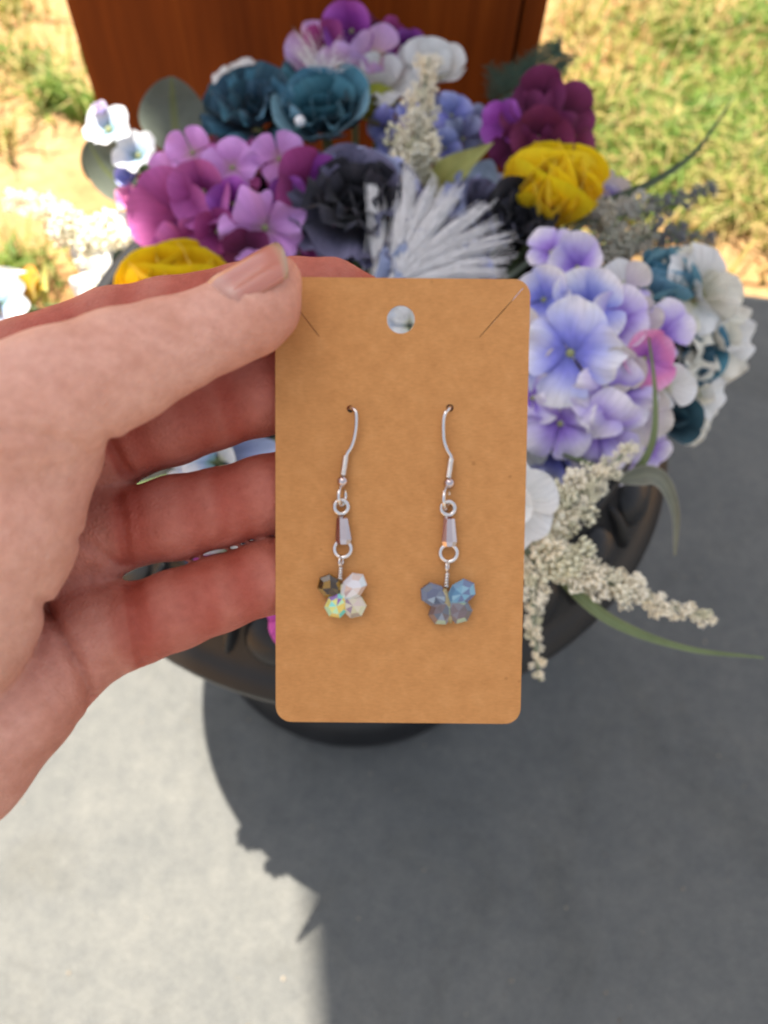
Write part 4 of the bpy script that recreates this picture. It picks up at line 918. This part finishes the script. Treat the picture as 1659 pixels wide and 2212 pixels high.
def m_skin():
    m, n, b = mat('skin'); tc = node(n, 'ShaderNodeTexCoord'); o = tc.outputs['Object']
    a = noise(n, 75, 4, .55, o, .3); f = noise(n, 420, 5, .65, o); v = node(n, 'ShaderNodeTexVoronoi', feature='DISTANCE_TO_EDGE'); v.inputs['Scale'].default_value = 900; n.links.new(o, v.inputs['Vector'])
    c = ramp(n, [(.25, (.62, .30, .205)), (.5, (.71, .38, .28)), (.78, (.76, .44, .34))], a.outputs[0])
    c2 = ramp(n, [(.3, (.32, .036, .018)), (.6, (.38, .052, .027)), (.8, (.43, .08, .044))], a.outputs[0])  # redder skin, also darkened to imitate shade on the fingers
    at_ = node(n, 'ShaderNodeAttribute', attribute_name='flush_shade'); ml = node(n, 'ShaderNodeMath', operation='MULTIPLY'); n.links.new(at_.outputs['Fac'], ml.inputs[0]); ml.inputs[1].default_value = .85
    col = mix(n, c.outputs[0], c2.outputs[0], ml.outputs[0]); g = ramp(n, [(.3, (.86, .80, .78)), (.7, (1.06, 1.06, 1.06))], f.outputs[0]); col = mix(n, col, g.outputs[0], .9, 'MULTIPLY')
    n.links.new(col, b.inputs['Base Color']); b.inputs['Roughness'].default_value = .58; b.inputs['Specular IOR Level'].default_value = .25
    b.inputs['Subsurface Weight'].default_value = .22; b.inputs['Subsurface Radius'].default_value = (1, .32, .16); b.inputs['Subsurface Scale'].default_value = .0035
    md = node(n, 'ShaderNodeMath', operation='MULTIPLY_ADD'); n.links.new(f.outputs[0], md.inputs[0]); md.inputs[1].default_value = .6; n.links.new(v.outputs['Distance'], md.inputs[2])
    bump(n, b, md.outputs[0], .55, .0005); return m
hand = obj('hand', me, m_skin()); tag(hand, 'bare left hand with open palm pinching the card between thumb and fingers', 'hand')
# thumb nail
A0, A1 = cmm(492, 700, 145.0), cmm(640, 601, 147.3)
axv = Vector(A1 - A0); Ln = axv.length; axv.normalize(); tow = Vector((0, 0, -1)); upv = Vector((0, 1, 0)); nn = (upv * .88 + tow * .72 + Vector((-.2, 0, 0))); nn = (nn - axv * nn.dot(axv)).normalized(); bb = axv.cross(nn)
V, F, U = [], [], []; NU, NV = 15, 13
for j in range(NV):
    v = j / (NV - 1)
    for i in range(NU):
        u = -1 + 2 * i / (NU - 1); vv = v * Ln * (1 - .26 * u * u * max(0, v - .3)) + (.13 * Ln * u * u if v < .2 else .0) * (1 - v * 5 if v < .2 else 0)
        rad = 8.15 - .6 * v - 1.5 * max(0, v - .72) ** 1.2 - (.8 * (1 - v / .12) if v < .12 else 0) - .55 * abs(u) ** 5
        th = u * R(57)
        p = Vector(A0) + axv * vv + (nn * math.cos(th) + bb * math.sin(th)) * rad
        V.append(CPOS + (rt * p.x + up * p.y + fw * p.z) / 1000); U.append(((u + 1) / 2, v))
for j in range(NV - 1):
    for i in range(NU - 1):
        k = j * NU + i; F.append((k, k + 1, k + 1 + NU, k + NU))
def m_nail():
    m, n, b = mat('nail'); uv = node(n, 'ShaderNodeUVMap'); sp = node(n, 'ShaderNodeSeparateXYZ'); n.links.new(uv.outputs[0], sp.inputs[0])
    c = ramp(n, [(0, (.48, .21, .15)), (.16, (.52, .26, .20)), (.30, (.50, .19, .14)), (.86, (.51, .20, .145)), (.94, (.48, .29, .19)), (1, (.46, .34, .22))], sp.outputs[1])
    n.links.new(c.outputs[0], b.inputs['Base Color']); b.inputs['Roughness'].default_value = .2; b.inputs['Subsurface Weight'].default_value = .2; b.inputs['Subsurface Scale'].default_value = .002; return m
nl = obj('thumb_nail', mesh_of(V, F, True, U), m_nail(), hand)
so_ = nl.modifiers.new('thick', 'SOLIDIFY'); so_.thickness = .0004; so_.offset = -1
